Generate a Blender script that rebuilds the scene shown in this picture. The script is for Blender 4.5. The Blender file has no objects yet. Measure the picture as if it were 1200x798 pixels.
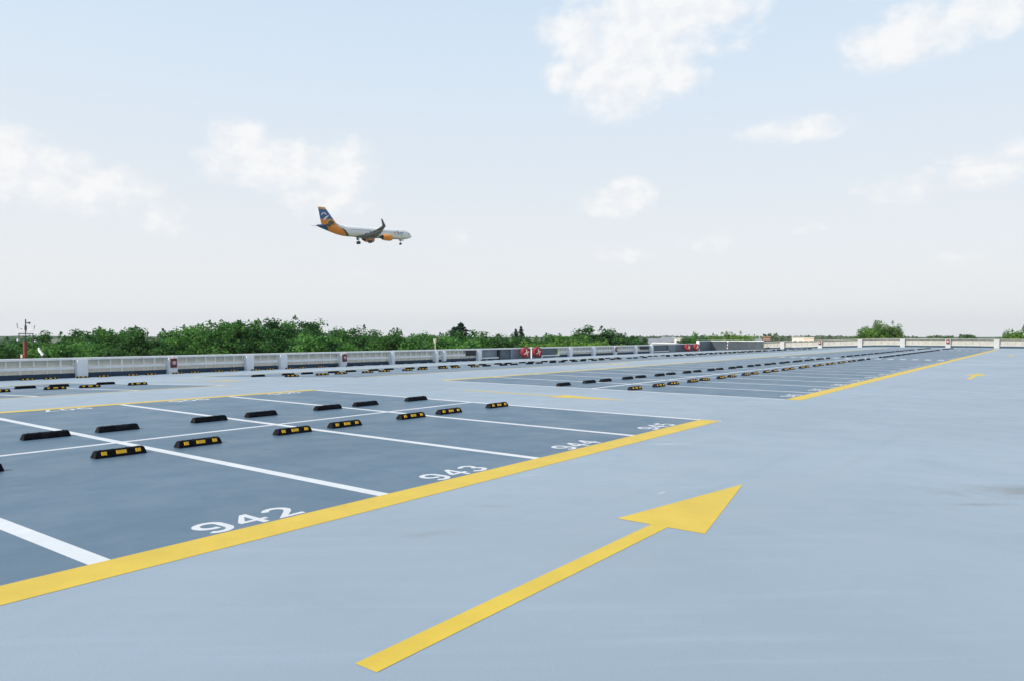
import bpy, bmesh, math, random
from mathutils import Vector, Matrix, noise
random.seed(7)
R = math.radians
scene = bpy.context.scene
COL = scene.collection

# ------------------------------------------------------------------ helpers
class MB:
    """collects shapes, then links them as ONE mesh object"""
    def __init__(s): s.v = []; s.f = []; s.m = []; s.cur = 0
    def quad(s, *pts):
        b = len(s.v); s.v += [tuple(p) for p in pts]; s.f.append(tuple(range(b, b+len(pts)))); s.m.append(s.cur)
    def box(s, c, d, rz=0.0):
        x, y, z = d[0]/2, d[1]/2, d[2]/2
        ca, sa = math.cos(rz), math.sin(rz)
        b = len(s.v)
        for sx, sy, sz in ((-1,-1,-1),(1,-1,-1),(1,1,-1),(-1,1,-1),(-1,-1,1),(1,-1,1),(1,1,1),(-1,1,1)):
            px, py = sx*x, sy*y
            s.v.append((c[0]+ca*px-sa*py, c[1]+sa*px+ca*py, c[2]+sz*z))
        for q in ((0,3,2,1),(4,5,6,7),(0,1,5,4),(1,2,6,5),(2,3,7,6),(3,0,4,7)):
            s.f.append(tuple(b+i for i in q)); s.m.append(s.cur)
    def hexa(s, lo, hi):
        """box from four lower and four upper corners (counter-clockwise)"""
        b = len(s.v); s.v += [tuple(p) for p in lo] + [tuple(p) for p in hi]
        for q in ((0,3,2,1),(4,5,6,7),(0,1,5,4),(1,2,6,5),(2,3,7,6),(3,0,4,7)):
            s.f.append(tuple(b+i for i in q)); s.m.append(s.cur)
    def tube(s, path, rad, n=10, caps=True):
        pts = [Vector(p) for p in path]
        rads = rad if isinstance(rad, (list, tuple)) else [rad]*len(pts)
        rings = []
        for i, p in enumerate(pts):
            d = (pts[min(i+1, len(pts)-1)] - pts[max(i-1, 0)]).normalized()
            a = Vector((0,0,1)) if abs(d.z) < .9 else Vector((1,0,0))
            e1 = d.cross(a).normalized(); e2 = d.cross(e1)
            b = len(s.v)
            for k in range(n):
                t = 2*math.pi*k/n
                s.v.append(tuple(p + (e1*math.cos(t)+e2*math.sin(t))*rads[i]))
            rings.append(b)
        for a, b in zip(rings, rings[1:]):
            for k in range(n):
                k2 = (k+1) % n
                s.f.append((a+k, a+k2, b+k2, b+k)); s.m.append(s.cur)
        if caps:
            s.f.append(tuple(rings[0]+k for k in range(n))); s.m.append(s.cur)
            s.f.append(tuple(rings[-1]+k for k in reversed(range(n)))); s.m.append(s.cur)
    def ellipsoid(s, c, r, n=12, m=8):
        b = len(s.v); c = Vector(c)
        for j in range(m+1):
            ph = math.pi*j/m
            for k in range(n):
                t = 2*math.pi*k/n
                s.v.append((c.x+r[0]*math.sin(ph)*math.cos(t), c.y+r[1]*math.sin(ph)*math.sin(t), c.z+r[2]*math.cos(ph)))
        for j in range(m):
            for k in range(n):
                k2 = (k+1) % n
                s.f.append((b+j*n+k, b+(j+1)*n+k, b+(j+1)*n+k2, b+j*n+k2)); s.m.append(s.cur)
    def build(s, name, mats, parent=None, smooth=False, loc=None, fix=True):
        me = bpy.data.meshes.new(name)
        me.from_pydata(s.v, [], s.f)
        mats = mats if isinstance(mats, (list, tuple)) else [mats]
        for m in mats: me.materials.append(m)
        for p, i in zip(me.polygons, s.m):
            p.material_index = i; p.use_smooth = smooth
        if fix:
            bm = bmesh.new(); bm.from_mesh(me)
            if smooth: bmesh.ops.remove_doubles(bm, verts=bm.verts, dist=1e-5)
            bmesh.ops.recalc_face_normals(bm, faces=bm.faces); bm.to_mesh(me); bm.free()
        o = bpy.data.objects.new(name, me); COL.objects.link(o)
        if parent: o.parent = parent
        if loc: o.location = loc
        return o

def tag(o, label, cat, group=None):
    o['label'] = label; o['category'] = cat
    if group: o['group'] = group
    return o
def struct(o): o['kind'] = 'structure'; return o
def empty(name, loc=(0,0,0), rot=(0,0,0)):
    o = bpy.data.objects.new(name, None); COL.objects.link(o); o.location = loc; o.rotation_euler = rot
    o.empty_display_size = .2
    return o
def copy_tree(o, parent=None):
    c = o.copy(); COL.objects.link(c)
    if parent is not None: c.parent = parent
    for ch in list(o.children): copy_tree(ch, c)
    return c
ORD = ['first','second','third','fourth','fifth','sixth','seventh','eighth','ninth','tenth','eleventh','twelfth','thirteenth','fourteenth','fifteenth','sixteenth','seventeenth','eighteenth','nineteenth','twentieth']
def ordinal(i):
    return ORD[i] if i < 20 else ('twenty-'+ORD[i-20] if i < 29 else 'thirtieth')

# ------------------------------------------------------------------ camera (solved from the bay grid)
F = 839.44; HC = 1.5
M = Matrix(((0.60118473, -0.79910415, 0.00307897), (-0.00500033, -0.00761472, -0.99995851), (0.79909443, 0.60114439, -0.00857364)))
cd = bpy.data.cameras.new('camera'); cam = bpy.data.objects.new('camera', cd); COL.objects.link(cam)
cd.sensor_width = 36; cd.lens = F/1200*36; cd.clip_start = .05; cd.clip_end = 20000
Rv, Dv, Fv = M[0], M[1], M[2]
rot = Matrix((Rv, -Dv, -Fv)).transposed().to_4x4()
cam.matrix_world = Matrix.Translation((0, 0, HC)) @ rot
scene.camera = cam
def sight(x, y, dist):
    """point at a horizontal distance along a bearing/elevation read from the photograph"""
    d = M.transposed() @ Vector(((x-600)/F, (y-399)/F, 1))
    k = dist/math.hypot(d.x, d.y)
    return Vector((d.x*k, d.y*k, HC + d.z*k))

# ------------------------------------------------------------------ materials
def nodes(name):
    m = bpy.data.materials.new(name); m.use_nodes = True
    nt = m.node_tree; b = nt.nodes['Principled BSDF']
    return m, nt, b
def mix(nt, a, b, fac, bt='MIX'):
    n = nt.nodes.new('ShaderNodeMix'); n.data_type = 'RGBA'; n.blend_type = bt
    for sock, v in ((n.inputs[0], fac), (n.inputs[6], a), (n.inputs[7], b)):
        if hasattr(v, 'is_output'): nt.links.new(v, sock)
        else: sock.default_value = v if not isinstance(v, tuple) else (*v, 1) if len(v) == 3 else v
    return n.outputs[2]
def noise_n(nt, vec, scale, detail=4, rough=.55):
    n = nt.nodes.new('ShaderNodeTexNoise'); n.inputs['Scale'].default_value = scale
    n.inputs['Detail'].default_value = detail; n.inputs['Roughness'].default_value = rough
    if vec is not None: nt.links.new(vec, n.inputs['Vector'])
    return n.outputs['Fac']
def ramp(nt, fac, lo, hi, a=0.0, b=1.0):
    n = nt.nodes.new('ShaderNodeMapRange'); n.interpolation_type = 'SMOOTHSTEP'
    n.inputs['From Min'].default_value = lo; n.inputs['From Max'].default_value = hi
    n.inputs['To Min'].default_value = a; n.inputs['To Max'].default_value = b
    nt.links.new(fac, n.inputs['Value']); return n.outputs['Result']
def simple(name, col, rough=.6, var=.12, scale=6.0, metal=0.0, spec=.4, bump=0.0):
    m, nt, b = nodes(name)
    tc = nt.nodes.new('ShaderNodeTexCoord')
    n1 = noise_n(nt, tc.outputs['Object'], scale, 5)
    d = tuple(c*(1-var) for c in col); l = tuple(min(1, c*(1+var)) for c in col)
    nt.links.new(mix(nt, d, l, ramp(nt, n1, .3, .7)), b.inputs['Base Color'])
    b.inputs['Roughness'].default_value = rough; b.inputs['Metallic'].default_value = metal
    b.inputs['Specular IOR Level'].default_value = spec
    if bump:
        bn = nt.nodes.new('ShaderNodeBump'); bn.inputs['Strength'].default_value = bump; bn.inputs['Distance'].default_value = .01
        nt.links.new(noise_n(nt, tc.outputs['Object'], scale*12, 3), bn.inputs['Height']); nt.links.new(bn.outputs['Normal'], b.inputs['Normal'])
    return m

def deck_paint(name, col, spots=(), var=.07, rough=.46, wear=.5, scuff=(.5, .55, .6)):
    """coated concrete: broad mottling, roller streaks, fine grain, a few stains at fixed places"""
    m, nt, b = nodes(name)
    tc = nt.nodes.new('ShaderNodeTexCoord'); P = tc.outputs['Object']
    big = noise_n(nt, P, .16, 5, .6); mid = noise_n(nt, P, 1.3, 6, .6); fine = noise_n(nt, P, 60, 3, .6)
    mp = nt.nodes.new('ShaderNodeMapping'); mp.vector_type = 'TEXTURE'; mp.inputs['Rotation'].default_value = (0, 0, R(-50)); mp.inputs['Scale'].default_value = (2.6, .16, 1)
    nt.links.new(P, mp.inputs['Vector'])
    streak = noise_n(nt, mp.outputs['Vector'], 1.0, 5, .6)
    mp2 = nt.nodes.new('ShaderNodeMapping'); mp2.inputs['Rotation'].default_value = (0, 0, R(4)); mp2.inputs['Scale'].default_value = (.12, 3.0, 1)
    nt.links.new(P, mp2.inputs['Vector'])
    roll = noise_n(nt, mp2.outputs['Vector'], 1.0, 4, .5)
    c = mix(nt, tuple(x*(1-var) for x in col), tuple(x*(1+var) for x in col), ramp(nt, big, .32, .68))
    c = mix(nt, c, tuple(x*(1-1.4*var) for x in col), ramp(nt, mid, .5, .78, 0, .6))
    c = mix(nt, c, tuple(x*(1+1.6*var) for x in col), ramp(nt, streak, .50, .75, 0, .55))
    c = mix(nt, c, tuple(x*(1-1.6*var) for x in col), ramp(nt, roll, .55, .8, 0, .6))
    c = mix(nt, c, tuple(x*.82 for x in col), ramp(nt, fine, .55, .75, 0, wear*.6))
    c = mix(nt, c, tuple(x*1.15 for x in col), ramp(nt, fine, .45, .25, 0, wear*.5))
    # sparse pale scuffs and dark specks
    sc = noise_n(nt, P, 2.2, 8, .72)
    c = mix(nt, c, scuff, ramp(nt, sc, .70, .78, 0, .35))
    vo = nt.nodes.new('ShaderNodeTexVoronoi'); vo.inputs['Scale'].default_value = 1.1; nt.links.new(P, vo.inputs['Vector'])
    c = mix(nt, c, (.05, .055, .06), ramp(nt, vo.outputs['Distance'], .022, .008, 0, .6))
    for (sx, sy, rx, ry, ang, amt, scol) in spots:
        mq = nt.nodes.new('ShaderNodeMapping'); mq.vector_type = 'TEXTURE'
        mq.inputs['Location'].default_value = (sx, sy, 0); mq.inputs['Rotation'].default_value = (0, 0, R(ang)); mq.inputs['Scale'].default_value = (rx, ry, 1)
        nt.links.new(P, mq.inputs['Vector'])
        le = nt.nodes.new('ShaderNodeVectorMath'); le.operation = 'LENGTH'; nt.links.new(mq.outputs['Vector'], le.inputs[0])
        ad = nt.nodes.new('ShaderNodeMath'); ad.operation = 'MULTIPLY_ADD'; ad.inputs[1].default_value = 2.2
        nt.links.new(noise_n(nt, P, 3.0, 7, .7), ad.inputs[0]); nt.links.new(le.outputs['Value'], ad.inputs[2])
        c = mix(nt, c, scol, ramp(nt, ad.outputs[0], 2.0, 1.0, 0, amt))
    nt.links.new(c, b.inputs['Base Color'])
    nt.links.new(ramp(nt, mid, .3, .7, rough-.06, rough+.08), b.inputs['Roughness'])
    b.inputs['Specular IOR Level'].default_value = .6
    bn = nt.nodes.new('ShaderNodeBump'); bn.inputs['Strength'].default_value = .25; bn.inputs['Distance'].default_value = .004
    nt.links.new(fine, bn.inputs['Height']); nt.links.new(bn.outputs['Normal'], b.inputs['Normal'])
    return m

DECK = (.268, .347, .42); BAY = (.081, .146, .212)
brown = (.20, .21, .20)
M_deck = deck_paint('deck_coating', DECK, spots=[(8.6, 0.1, 1.3, .5, -45, .75, (.17,.18,.17)), (7.6, .5, .6, .1, -50, .5, (.16,.17,.17)), (9.6, -.9, .5, .3, 10, .35, brown), (3.9, 3.75, .5, .12, -30, .3, brown),
                     (4.9, 3.9, .35, .06, -50, .35, brown), (6.2, 4.45, .22, .05, -30, .5, (.5,.55,.6)), (9.2, 4.2, .5, .09, -45, .6, (.48,.54,.6)), (6.3, 2.95, .18, .05, 0, .6, (.5,.55,.6))], wear=.5)
M_bay = deck_paint('bay_coating', BAY, var=.09, wear=.5, scuff=(.16,.24,.31))
def road_paint(name, col, wearcol, amt):
    m, nt, b = nodes(name); tc = nt.nodes.new('ShaderNodeTexCoord'); P = tc.outputs['Object']
    c = mix(nt, tuple(x*.92 for x in col), tuple(min(1,x*1.06) for x in col), ramp(nt, noise_n(nt, P, 1.7, 6, .65), .3, .7))
    c = mix(nt, c, tuple(x*.8 for x in col), ramp(nt, noise_n(nt, P, 70, 3, .6), .5, .75, 0, .5))
    c = mix(nt, c, wearcol, ramp(nt, noise_n(nt, P, 5, 8, .75), .62, .72, 0, amt))
    nt.links.new(c, b.inputs['Base Color']); b.inputs['Roughness'].default_value = .5; b.inputs['Specular IOR Level'].default_value = .3
    return m
M_white = road_paint('white_paint', (.64, .675, .71), (.42, .45, .50), .35)
M_yellow = road_paint('yellow_paint', (.63, .46, .05), (.50, .38, .12), .35)
M_rubber = simple('black_rubber', (.0055, .006, .008), .6, .3, 9, bump=.3, spec=.08)
def dusty(m):
    nt = m.node_tree; b = nt.nodes['Principled BSDF']; src = b.inputs['Base Color'].links[0].from_socket
    tc = nt.nodes.new('ShaderNodeTexCoord'); oi = nt.nodes.new('ShaderNodeObjectInfo'); ge = nt.nodes.new('ShaderNodeNewGeometry')
    av = nt.nodes.new('ShaderNodeVectorMath'); av.operation = 'MULTIPLY_ADD'; av.inputs[1].default_value = (1, 1, 1); nt.links.new(tc.outputs['Object'], av.inputs[0])
    cx = nt.nodes.new('ShaderNodeCombineXYZ'); mu = nt.nodes.new('ShaderNodeMath'); mu.operation = 'MULTIPLY'; mu.inputs[1].default_value = 60; nt.links.new(oi.outputs['Random'], mu.inputs[0]); nt.links.new(mu.outputs[0], cx.inputs[0]); nt.links.new(cx.outputs[0], av.inputs[2])
    f = ramp(nt, noise_n(nt, av.outputs[0], 11, 7, .7), .5, .75, 0, .55)
    nt.links.new(mix(nt, src, (.055, .058, .06), f), b.inputs['Base Color'])
dusty(M_rubber)
M_reflect = simple('yellow_reflector', (1.0, .53, .012), .4, .05, 30)
M_bolt = simple('bolt_cap', (.02, .02, .022), .5, .2)
M_rail = simple('painted_steel', (.84, .85, .85), .5, .06, 3)
M_panel = simple('beige_panel', (.63, .625, .575), .65, .06, 2)
def translucent(m, f):
    nt = m.node_tree; b = nt.nodes['Principled BSDF']; t = nt.nodes.new('ShaderNodeBsdfTranslucent'); x = nt.nodes.new('ShaderNodeMixShader'); x.inputs[0].default_value = f
    nt.links.new(b.inputs['Base Color'].links[0].from_socket, t.inputs['Color']); nt.links.new(b.outputs[0], x.inputs[1]); nt.links.new(t.outputs[0], x.inputs[2])
    nt.links.new(x.outputs[0], nt.nodes['Material Output'].inputs['Surface'])
M_epanel = simple('beige_wall', (.39, .38, .345), .7, .08, 2); M_epost = simple('end_wall_paint', (.41, .42, .43), .6, .06, 2)
translucent(M_panel, .28)      # thin glass-fibre sheets glow a little with the sun behind them
M_pillar = simple('pillar_paint', (.80, .82, .84), .6, .05, 2)
M_kerb = simple('kerb_with_shade', (.022, .05, .085), .6, .15, 3)  # kerb blue, darkened so its colour carries the parapet's shadow band
M_concrete = simple('concrete', (.34, .36, .37), .85, .15, 2)
M_slate = simple('slate_cladding', (.115, .145, .17), .6, .15, 1.5)
M_slate2 = simple('pale_slate_cladding', (.21, .25, .28), .6, .12, 1.5)
M_slate_sunlit = simple('slate_sunlit_copy', (.062, .078, .09), .6, .12, 1.5)  # same slate, darkened to offset direct sun on the ramp's lit walls
M_dark = simple('dark_louvre', (.025, .03, .035), .6, .2)
M_coping = simple('coping_white', (.82, .83, .82), .6, .07, 2)
M_red = simple('red_paint', (.28, .018, .028), .5, .15, 5)
M_dred = simple('dark_red_paint', (.11, .02, .025), .45, .2, 9)
M_pink = simple('pale_pink', (.60, .36, .38), .5, .1, 9)
M_cream = simple('cream_paint', (.66, .56, .44), .5, .1, 9)
M_steel = simple('galvanised', (.30, .32, .34), .45, .15, 8, metal=.6)
M_dsteel = simple('dark_steel', (.05, .06, .065), .5, .2, 8)
M_mastred = simple('mast_red', (.22, .05, .04), .6, .2, 3)
M_bark = simple('bark', (.09, .07, .05), .9, .3, 3, bump=.5)

# ------------------------------------------------------------------ the roof deck: flat, then falling 3.65 % towards the parapet
SL = .0365
def zd(v):
    if v < 17.0: return 0.0
    if v < 19.4: return -SL*(v-17.0)**2/4.8
    return -SL*(v-18.2)
VB = [17.0, 17.4, 17.8, 18.2, 18.6, 19.0, 19.4]
UE = 106.5; VE = 40.75
def strip(mb, u0, u1, v0, v1, dz):
    """a sheet lying on the deck"""
    vs = [v0] + [b for b in VB if v0 < b < v1] + [v1]
    for a, b in zip(vs, vs[1:]):
        mb.quad((u0, a, zd(a)+dz), (u1, a, zd(a)+dz), (u1, b, zd(b)+dz), (u0, b, zd(b)+dz))
U0D, V0D = -28.0, -22.0
mb = MB()
vs = [V0D] + VB + [VE+.5]
for a, b in zip(vs, vs[1:]):
    mb.hexa([(U0D,a,-.9+min(zd(a),0)), (UE+.5,a,-.9+zd(a)), (UE+.5,b,-.9+zd(b)), (U0D,b,-.9+zd(b))],
            [(U0D,a,zd(a)), (UE+.5,a,zd(a)), (UE+.5,b,zd(b)), (U0D,b,zd(b))])
deck = struct(mb.build('parking_deck', M_deck))
# facade of the building below the deck
mb = MB(); mb.box(((U0D+UE)/2, (V0D+VE)/2, -7.7), (UE-U0D, VE-V0D, 10.6)); struct(mb.build('car_park_building', M_concrete))

S0 = 2.19; BW = 2.5
VL0, VL1 = 4.61, 4.97      # near yellow line
VC = 10.243                # white centre line
VF0, VF1 = 15.68, 15.96    # far yellow line
T0, T1 = 19.9, 20.12       # third yellow line
VC3 = 25.62; W0, W1 = 31.0, 31.3
B1 = 4                      # bays 942..945
R2 = 17.32                  # first line of the long block
SEG = [(R2, 13), (53.0, 13), (88.2, 4)]   # bays between the zebra crossings
UEND = 98.3
mb = MB()
strip(mb, S0-12*BW, S0+B1*BW, VL1, VF0, .0006); strip(mb, R2-.1, UEND, VL1, VF0, .0006)
strip(mb, S0-12*BW, S0+B1*BW, T1, W0, .0006); strip(mb, R2-.1, UEND, T1, W0, .0006)
struct(mb.build('bay_surface', M_bay))
# white lines
mb = MB(); LW = .13
def bayline(u, v0, v1, w=LW): strip(mb, u-w, u, v0, v1, .0012)
for k in range(-11, B1+1):
    u = S0 + BW*k
    if k == 0:
        mb.quad((u-.14, VL1, .0012), (u, VL1, .0012), (u-.13, VC, .0012), (u-.27, VC, .0012))
        strip(mb, u-.27, u-.13, VC, VF0, .0012)
    elif k == B1:
        strip(mb, u-.10, u+.03, VL0-.02, VF0+.02, .0012)
    else: bayline(u, VL1, VF0)
    bayline(u, T1, W0)
strip(mb, S0-11*BW, S0+B1*BW-.1, VC-.05, VC+.05, .0013); strip(mb, S0-11*BW, S0+B1*BW-.1, VC3-.05, VC3+.05, .0013)
for (us, n) in SEG:
    for k in range(n+1):
        for a, b in ((VL1, VF0), (T1, W0)): bayline(us+BW*k+(.0 if k else .03), a, b)
strip(mb, R2+.03, UEND, VC-.06, VC+.06, .0013); strip(mb, R2+.03, UEND, VC3-.06, VC3+.06, .0013)
# zebra crossings through the long block and a give-way line across the aisle
for uc in (51.4, 86.3):
    for i in range(7): strip(mb, uc-.55, uc+.55, 5.25+.7*i, 5.6+.7*i, .00125)
    for i in range(7): strip(mb, uc-.55, uc+.55, 10.6+.7*i, 10.95+.7*i, .00125)
strip(mb, 44.95, 45.2, -8, VL0-.05, .0012)
struct(mb.build('white_lines', M_white))
mb = MB()
strip(mb, S0-12*BW, S0+B1*BW+.02, VL0, VL1, .0018); strip(mb, R2-.05, UEND+.4, VL0, VL1, .0018)
strip(mb, S0-12*BW, S0+B1*BW+.02, VF0, VF1, .0018); strip(mb, R2-.05, UEND+.4, VF0, VF1, .0018)
strip(mb, S0-12*BW, S0+B1*BW+.1, T0, T1, .0018); strip(mb, R2-.05, UEND+.4, T0, T1, .0018)
strip(mb, S0-12*BW, S0+B1*BW+.1, W0, W1, .0018); strip(mb, R2-.05, UEND+.4, W0, W1, .0018)
struct(mb.build('yellow_lines', M_yellow))

# arrows: tail at the local origin, pointing along +x
def arrow(u, v, ang, label, z=None, slope=False):
    m = MB(); w = .072
    m.quad((0,-w,0),(3.02,-w,0),(3.02,w,0),(0,w,0))
    m.quad((3.02,-.375,0),(5.0,.02,0),(3.02,.375,0))
    o = m.build('painted_arrow', M_yellow, loc=(u, v, zd(v)+.0018))
    o.rotation_euler = (0, 0, R(ang)) if not slope else Matrix.Rotation(-math.atan(SL), 3, 'X').__matmul__(Matrix.Rotation(R(ang), 3, 'Z')).to_euler()
    return tag(o, label, 'arrow', 'yellow arrows painted on the deck')
arrow(2.17, 2.45, 0, 'long yellow arrow painted across the pale deck in the foreground')
arrow(29.3, 2.28, 0, 'small yellow arrow head far along the right aisle, before the white line')
arrow(65.0, 2.45, 0, 'tiny yellow arrow farthest away on the right aisle near the end wall')
arrow(14.68, 12.7, -90, 'yellow arrow lying across the cross aisle between the two parking blocks')
arrow(14.45, 27.4, -90, 'faint yellow arrow on the left, just past the end of the far left bays', slope=True)
arrow(29.3, 17.85, 0, 'faint yellow arrow in the narrow aisle behind the long parking block')

# ------------------------------------------------------------------ bay numbers
def arc(cx, cy, rx, ry, a0, a1, n=14):
    return [(cx+rx*math.cos(R(a0+(a1-a0)*k/n)), cy+ry*math.sin(R(a0+(a1-a0)*k/n))) for k in range(n+1)]
SW = .155                                     # stroke width for a digit one unit high
STROKES = {
 '0': arc(.31,.5,.23,.43,80,430,30), '1': [(.10,.76),(.33,.93),(.33,0)],
 '2': arc(.30,.68,.225,.255,165,-20) + [(.42,.44),(.12,.07),(.60,.07)],
 '3': arc(.29,.72,.20,.215,160,-60) + arc(.29,.295,.24,.23,65,-160),
 '5': [(.54,.93),(.17,.93),(.13,.52)] + arc(.30,.32,.24,.26,120,-150),
 '7': [(.06,.93),(.56,.93),(.24,0)], '9': arc(.30,.68,.235,.255,292,20,20) + [(.535,.5)] + arc(.29,.36,.245,.295,5,-140)}
STROKES['6'] = [(.62-x, 1-y) for x, y in STROKES['9']]
def digit_mesh(ch, sx, sy):
    m = MB()
    def ribbon(pts):
        L, Rr = [], []
        P = [Vector((x, y)) for x, y in pts]
        for i, p in enumerate(P):
            d0 = (p-P[i-1]).normalized() if i else None; d1 = (P[i+1]-p).normalized() if i < len(P)-1 else None
            d0 = d0 or d1; d1 = d1 or d0
            n0 = Vector((-d0.y, d0.x)); n1 = Vector((-d1.y, d1.x)); n = (n0+n1)
            n = n.normalized() if n.length > .01 else n0
            k = SW/2/max(.5, n.dot(n0)); L.append(p+n*k); Rr.append(p-n*k)
        for i in range(len(P)-1): m.quad(*[(q.x*sx, q.y*sy, 0) for q in (Rr[i], Rr[i+1], L[i+1], L[i])])
    if ch == '4':
        for poly in ([(.36,1),(.36,.78),(.36,.40),(.50,.40),(.50,1)], [(.36,.40),(.36,.26),(.50,.26),(.50,.40)], [(.36,.26),(.36,0),(.50,0),(.50,.26)],
                     [(.02,.40),(.02,.26),(.36,.26),(.36,.40),(.17,.40)], [(.50,.40),(.50,.26),(.62,.26),(.62,.40)], [(.36,1),(.02,.40),(.17,.40),(.36,.78)]):
            m.quad(*[(x*sx, y*sy, 0) for x, y in poly])
    elif ch == '8':
        ribbon(arc(.31,.745,.19,.19,-70,280,20)); ribbon(arc(.31,.285,.235,.22,110,450,22))
    else: ribbon(STROKES[ch])
    me = bpy.data.meshes.new('digit'); me.from_pydata(m.v, [], m.f); me.materials.append(M_white)
    bm = bmesh.new(); bm.from_mesh(me); bmesh.ops.remove_doubles(bm, verts=bm.verts, dist=1e-4)
    for f in bm.faces:
        f.normal_update()
        if f.normal.z < 0: f.normal_flip()
    bm.to_mesh(me); bm.free()
    return me
DIG = {c: digit_mesh(c, .41, .345) for c in '0123456789'}
ADV = .305
def bay_number(num, u, v, flip, label, detailed):
    z = zd(v)+.0014
    root = empty('bay_number', (u, v, z), (0, 0, math.pi if flip else 0))
    tag(root, label, 'number', 'white bay numbers painted by the yellow lines')
    for i, c in enumerate(str(num)):
        o = bpy.data.objects.new('digit', DIG[c]); COL.objects.link(o); o.parent = root; o.location = (i*ADV, 0, 0)
    return root
for k in range(B1):
    bay_number(942+k, S0+BW*k+.72, 5.0, False, 'white number %d painted in its bay beside the yellow line' % (942+k), True)
for k in range(-1, B1):
    bay_number(908-k, S0+BW*k+1.75, VF0-.03, True, ('upside-down white number at the back of the bay opposite %d' % (942+k)) if k >= 0 else 'upside-down white number at the back of the bay at the far left', False)
n = 946
for si, (us, nb) in enumerate(SEG):
    for k in range(nb):
        if us+BW*k < 60:
            i = n-946
            bay_number(n, us+BW*k+.73, 5.0, False, 'white number in the %s bay along the long block, counted from the cross aisle' % ordinal(i), False)
        n += 1
for k in range(B1):
    pass

# ------------------------------------------------------------------ wheel stops
def stop_body():
    bm = bmesh.new()
    prof = [(-.078,0),(-.074,.020),(-.050,.077),(-.034,.085),(.034,.085),(.050,.077),(.074,.020),(.078,0)]
    L0, L1 = .306, .280
    def ring(sx):
        r = []
        for (y, z) in prof:
            t = z/.09; t = max(0, (t-.2)/.8)
            r.append(bm.verts.new((sx*(L0-(L0-L1)*t), y*(1-.12*t), z)))
        return r
    a, b = ring(-1), ring(1)
    for i in range(len(prof)-1): bm.faces.new((a[i], b[i], b[i+1], a[i+1]))
    bm.faces.new(a); bm.faces.new(list(reversed(b))); bm.faces.new((a[0], a[-1], b[-1], b[0]))
    bmesh.ops.recalc_face_normals(bm, faces=bm.faces)
    bmesh.ops.bevel(bm, geom=[e for e in bm.edges if max(v.co.z for v in e.verts) > .01], offset=.010, segments=3, affect='EDGES', clamp_overlap=True)
    # bolt wells: low caps along the ridge
    for x in (-.22, -.08, .08, .22):
        r = bmesh.ops.create_cone(bm, cap_ends=True, segments=10, radius1=.014, radius2=.010, depth=.006, matrix=Matrix.Translation((x, 0, .087)))
    me = bpy.data.meshes.new('body'); bm.to_mesh(me); bm.free(); me.materials.append(M_rubber)
    return me
def reflector_mesh(w, h):
    m = MB(); n = Vector((0, -.07, .028)).normalized()   # normal of the sloping face
    up = Vector((0, .028, .07)).normalized(); c = Vector((0, -.0625, .049))
    lo = [c + Vector((sx*w/2, 0, 0)) + up*(sy*h/2) - n*.004 for sx, sy in ((-1,-1),(1,-1),(1,1),(-1,1))]
    hi = [p + n*.009 for p in lo]
    m.hexa(lo, hi)
    me = bpy.data.meshes.new('reflector'); me.from_pydata(m.v, [], m.f); me.materials.append(M_reflect)
    return me
BODY = stop_body(); RE_S = reflector_mesh(.060, .044); RE_L = reflector_mesh(.118, .044)
def far_stop_mesh():
    bm = bmesh.new(); bm.from_mesh(BODY); nb = len(bm.faces)
    me = bpy.data.meshes.new('wheel_stop')
    for mesh, x in ((RE_S, -.2), (RE_L, 0), (RE_S, .2)):
        s = len(bm.verts); sf = len(bm.faces)
        bm.from_mesh(mesh); bm.verts.ensure_lookup_table(); bm.faces.ensure_lookup_table()
        for v in bm.verts[s:]: v.co.x += x
        for f in bm.faces[sf:]: f.material_index = 1
    bm.to_mesh(me); bm.free()
    me.materials.clear(); me.materials.append(M_rubber); me.materials.append(M_reflect)
    return me
FAR = far_stop_mesh()
def wheel_stop(u, v, flip, label, group, detailed):
    z = zd(v); rx = -math.atan(SL) if v > 18.5 else 0
    rz = random.uniform(-.012, .012) + (math.pi if flip else 0)
    mrot = (Matrix.Rotation(rx, 3, 'X') @ Matrix.Rotation(rz, 3, 'Z')).to_euler()
    zz = z + .0045
    if detailed:
        o = empty('wheel_stop', (u, v, zz), mrot)
        b = bpy.data.objects.new('body', BODY); COL.objects.link(b); b.parent = o
        for mesh, x in ((RE_S, -.2), (RE_L, 0), (RE_S, .2)):
            r = bpy.data.objects.new('reflector', mesh); COL.objects.link(r); r.parent = o; r.location = (x, 0, 0)
    else:
        o = bpy.data.objects.new('wheel_stop', FAR); COL.objects.link(o); o.location = (u, v, zz); o.rotation_euler = mrot
    return tag(o, label, 'wheel stop', group)
GA = 'yellow-faced wheel stops of the near rows'; GB = 'plain black backs of wheel stops in the rear rows'
GP = 'wheel stops in front of the parapet'
OFF = (.48, 1.98); OFB = (.49, 1.99)
def jit(): return random.uniform(-.012, .012)
SIDE = ('left', 'right')
for k in range(B1):
    for s in (0, 1):
        wheel_stop(S0+BW*k+OFF[s]-((.04, .07)[1-s] if k == 0 else 0)+jit(), 9.157, False, 'black wheel stop with yellow reflectors, %s one in bay %d' % (SIDE[s], 942+k), GA, True)
        if k or s:
            wheel_stop(S0+BW*k+OFB[s]+jit(), 11.50, True, 'plain black back of a wheel stop, %s one in the bay behind %d' % (SIDE[s], 942+k), GB, True)
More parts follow.
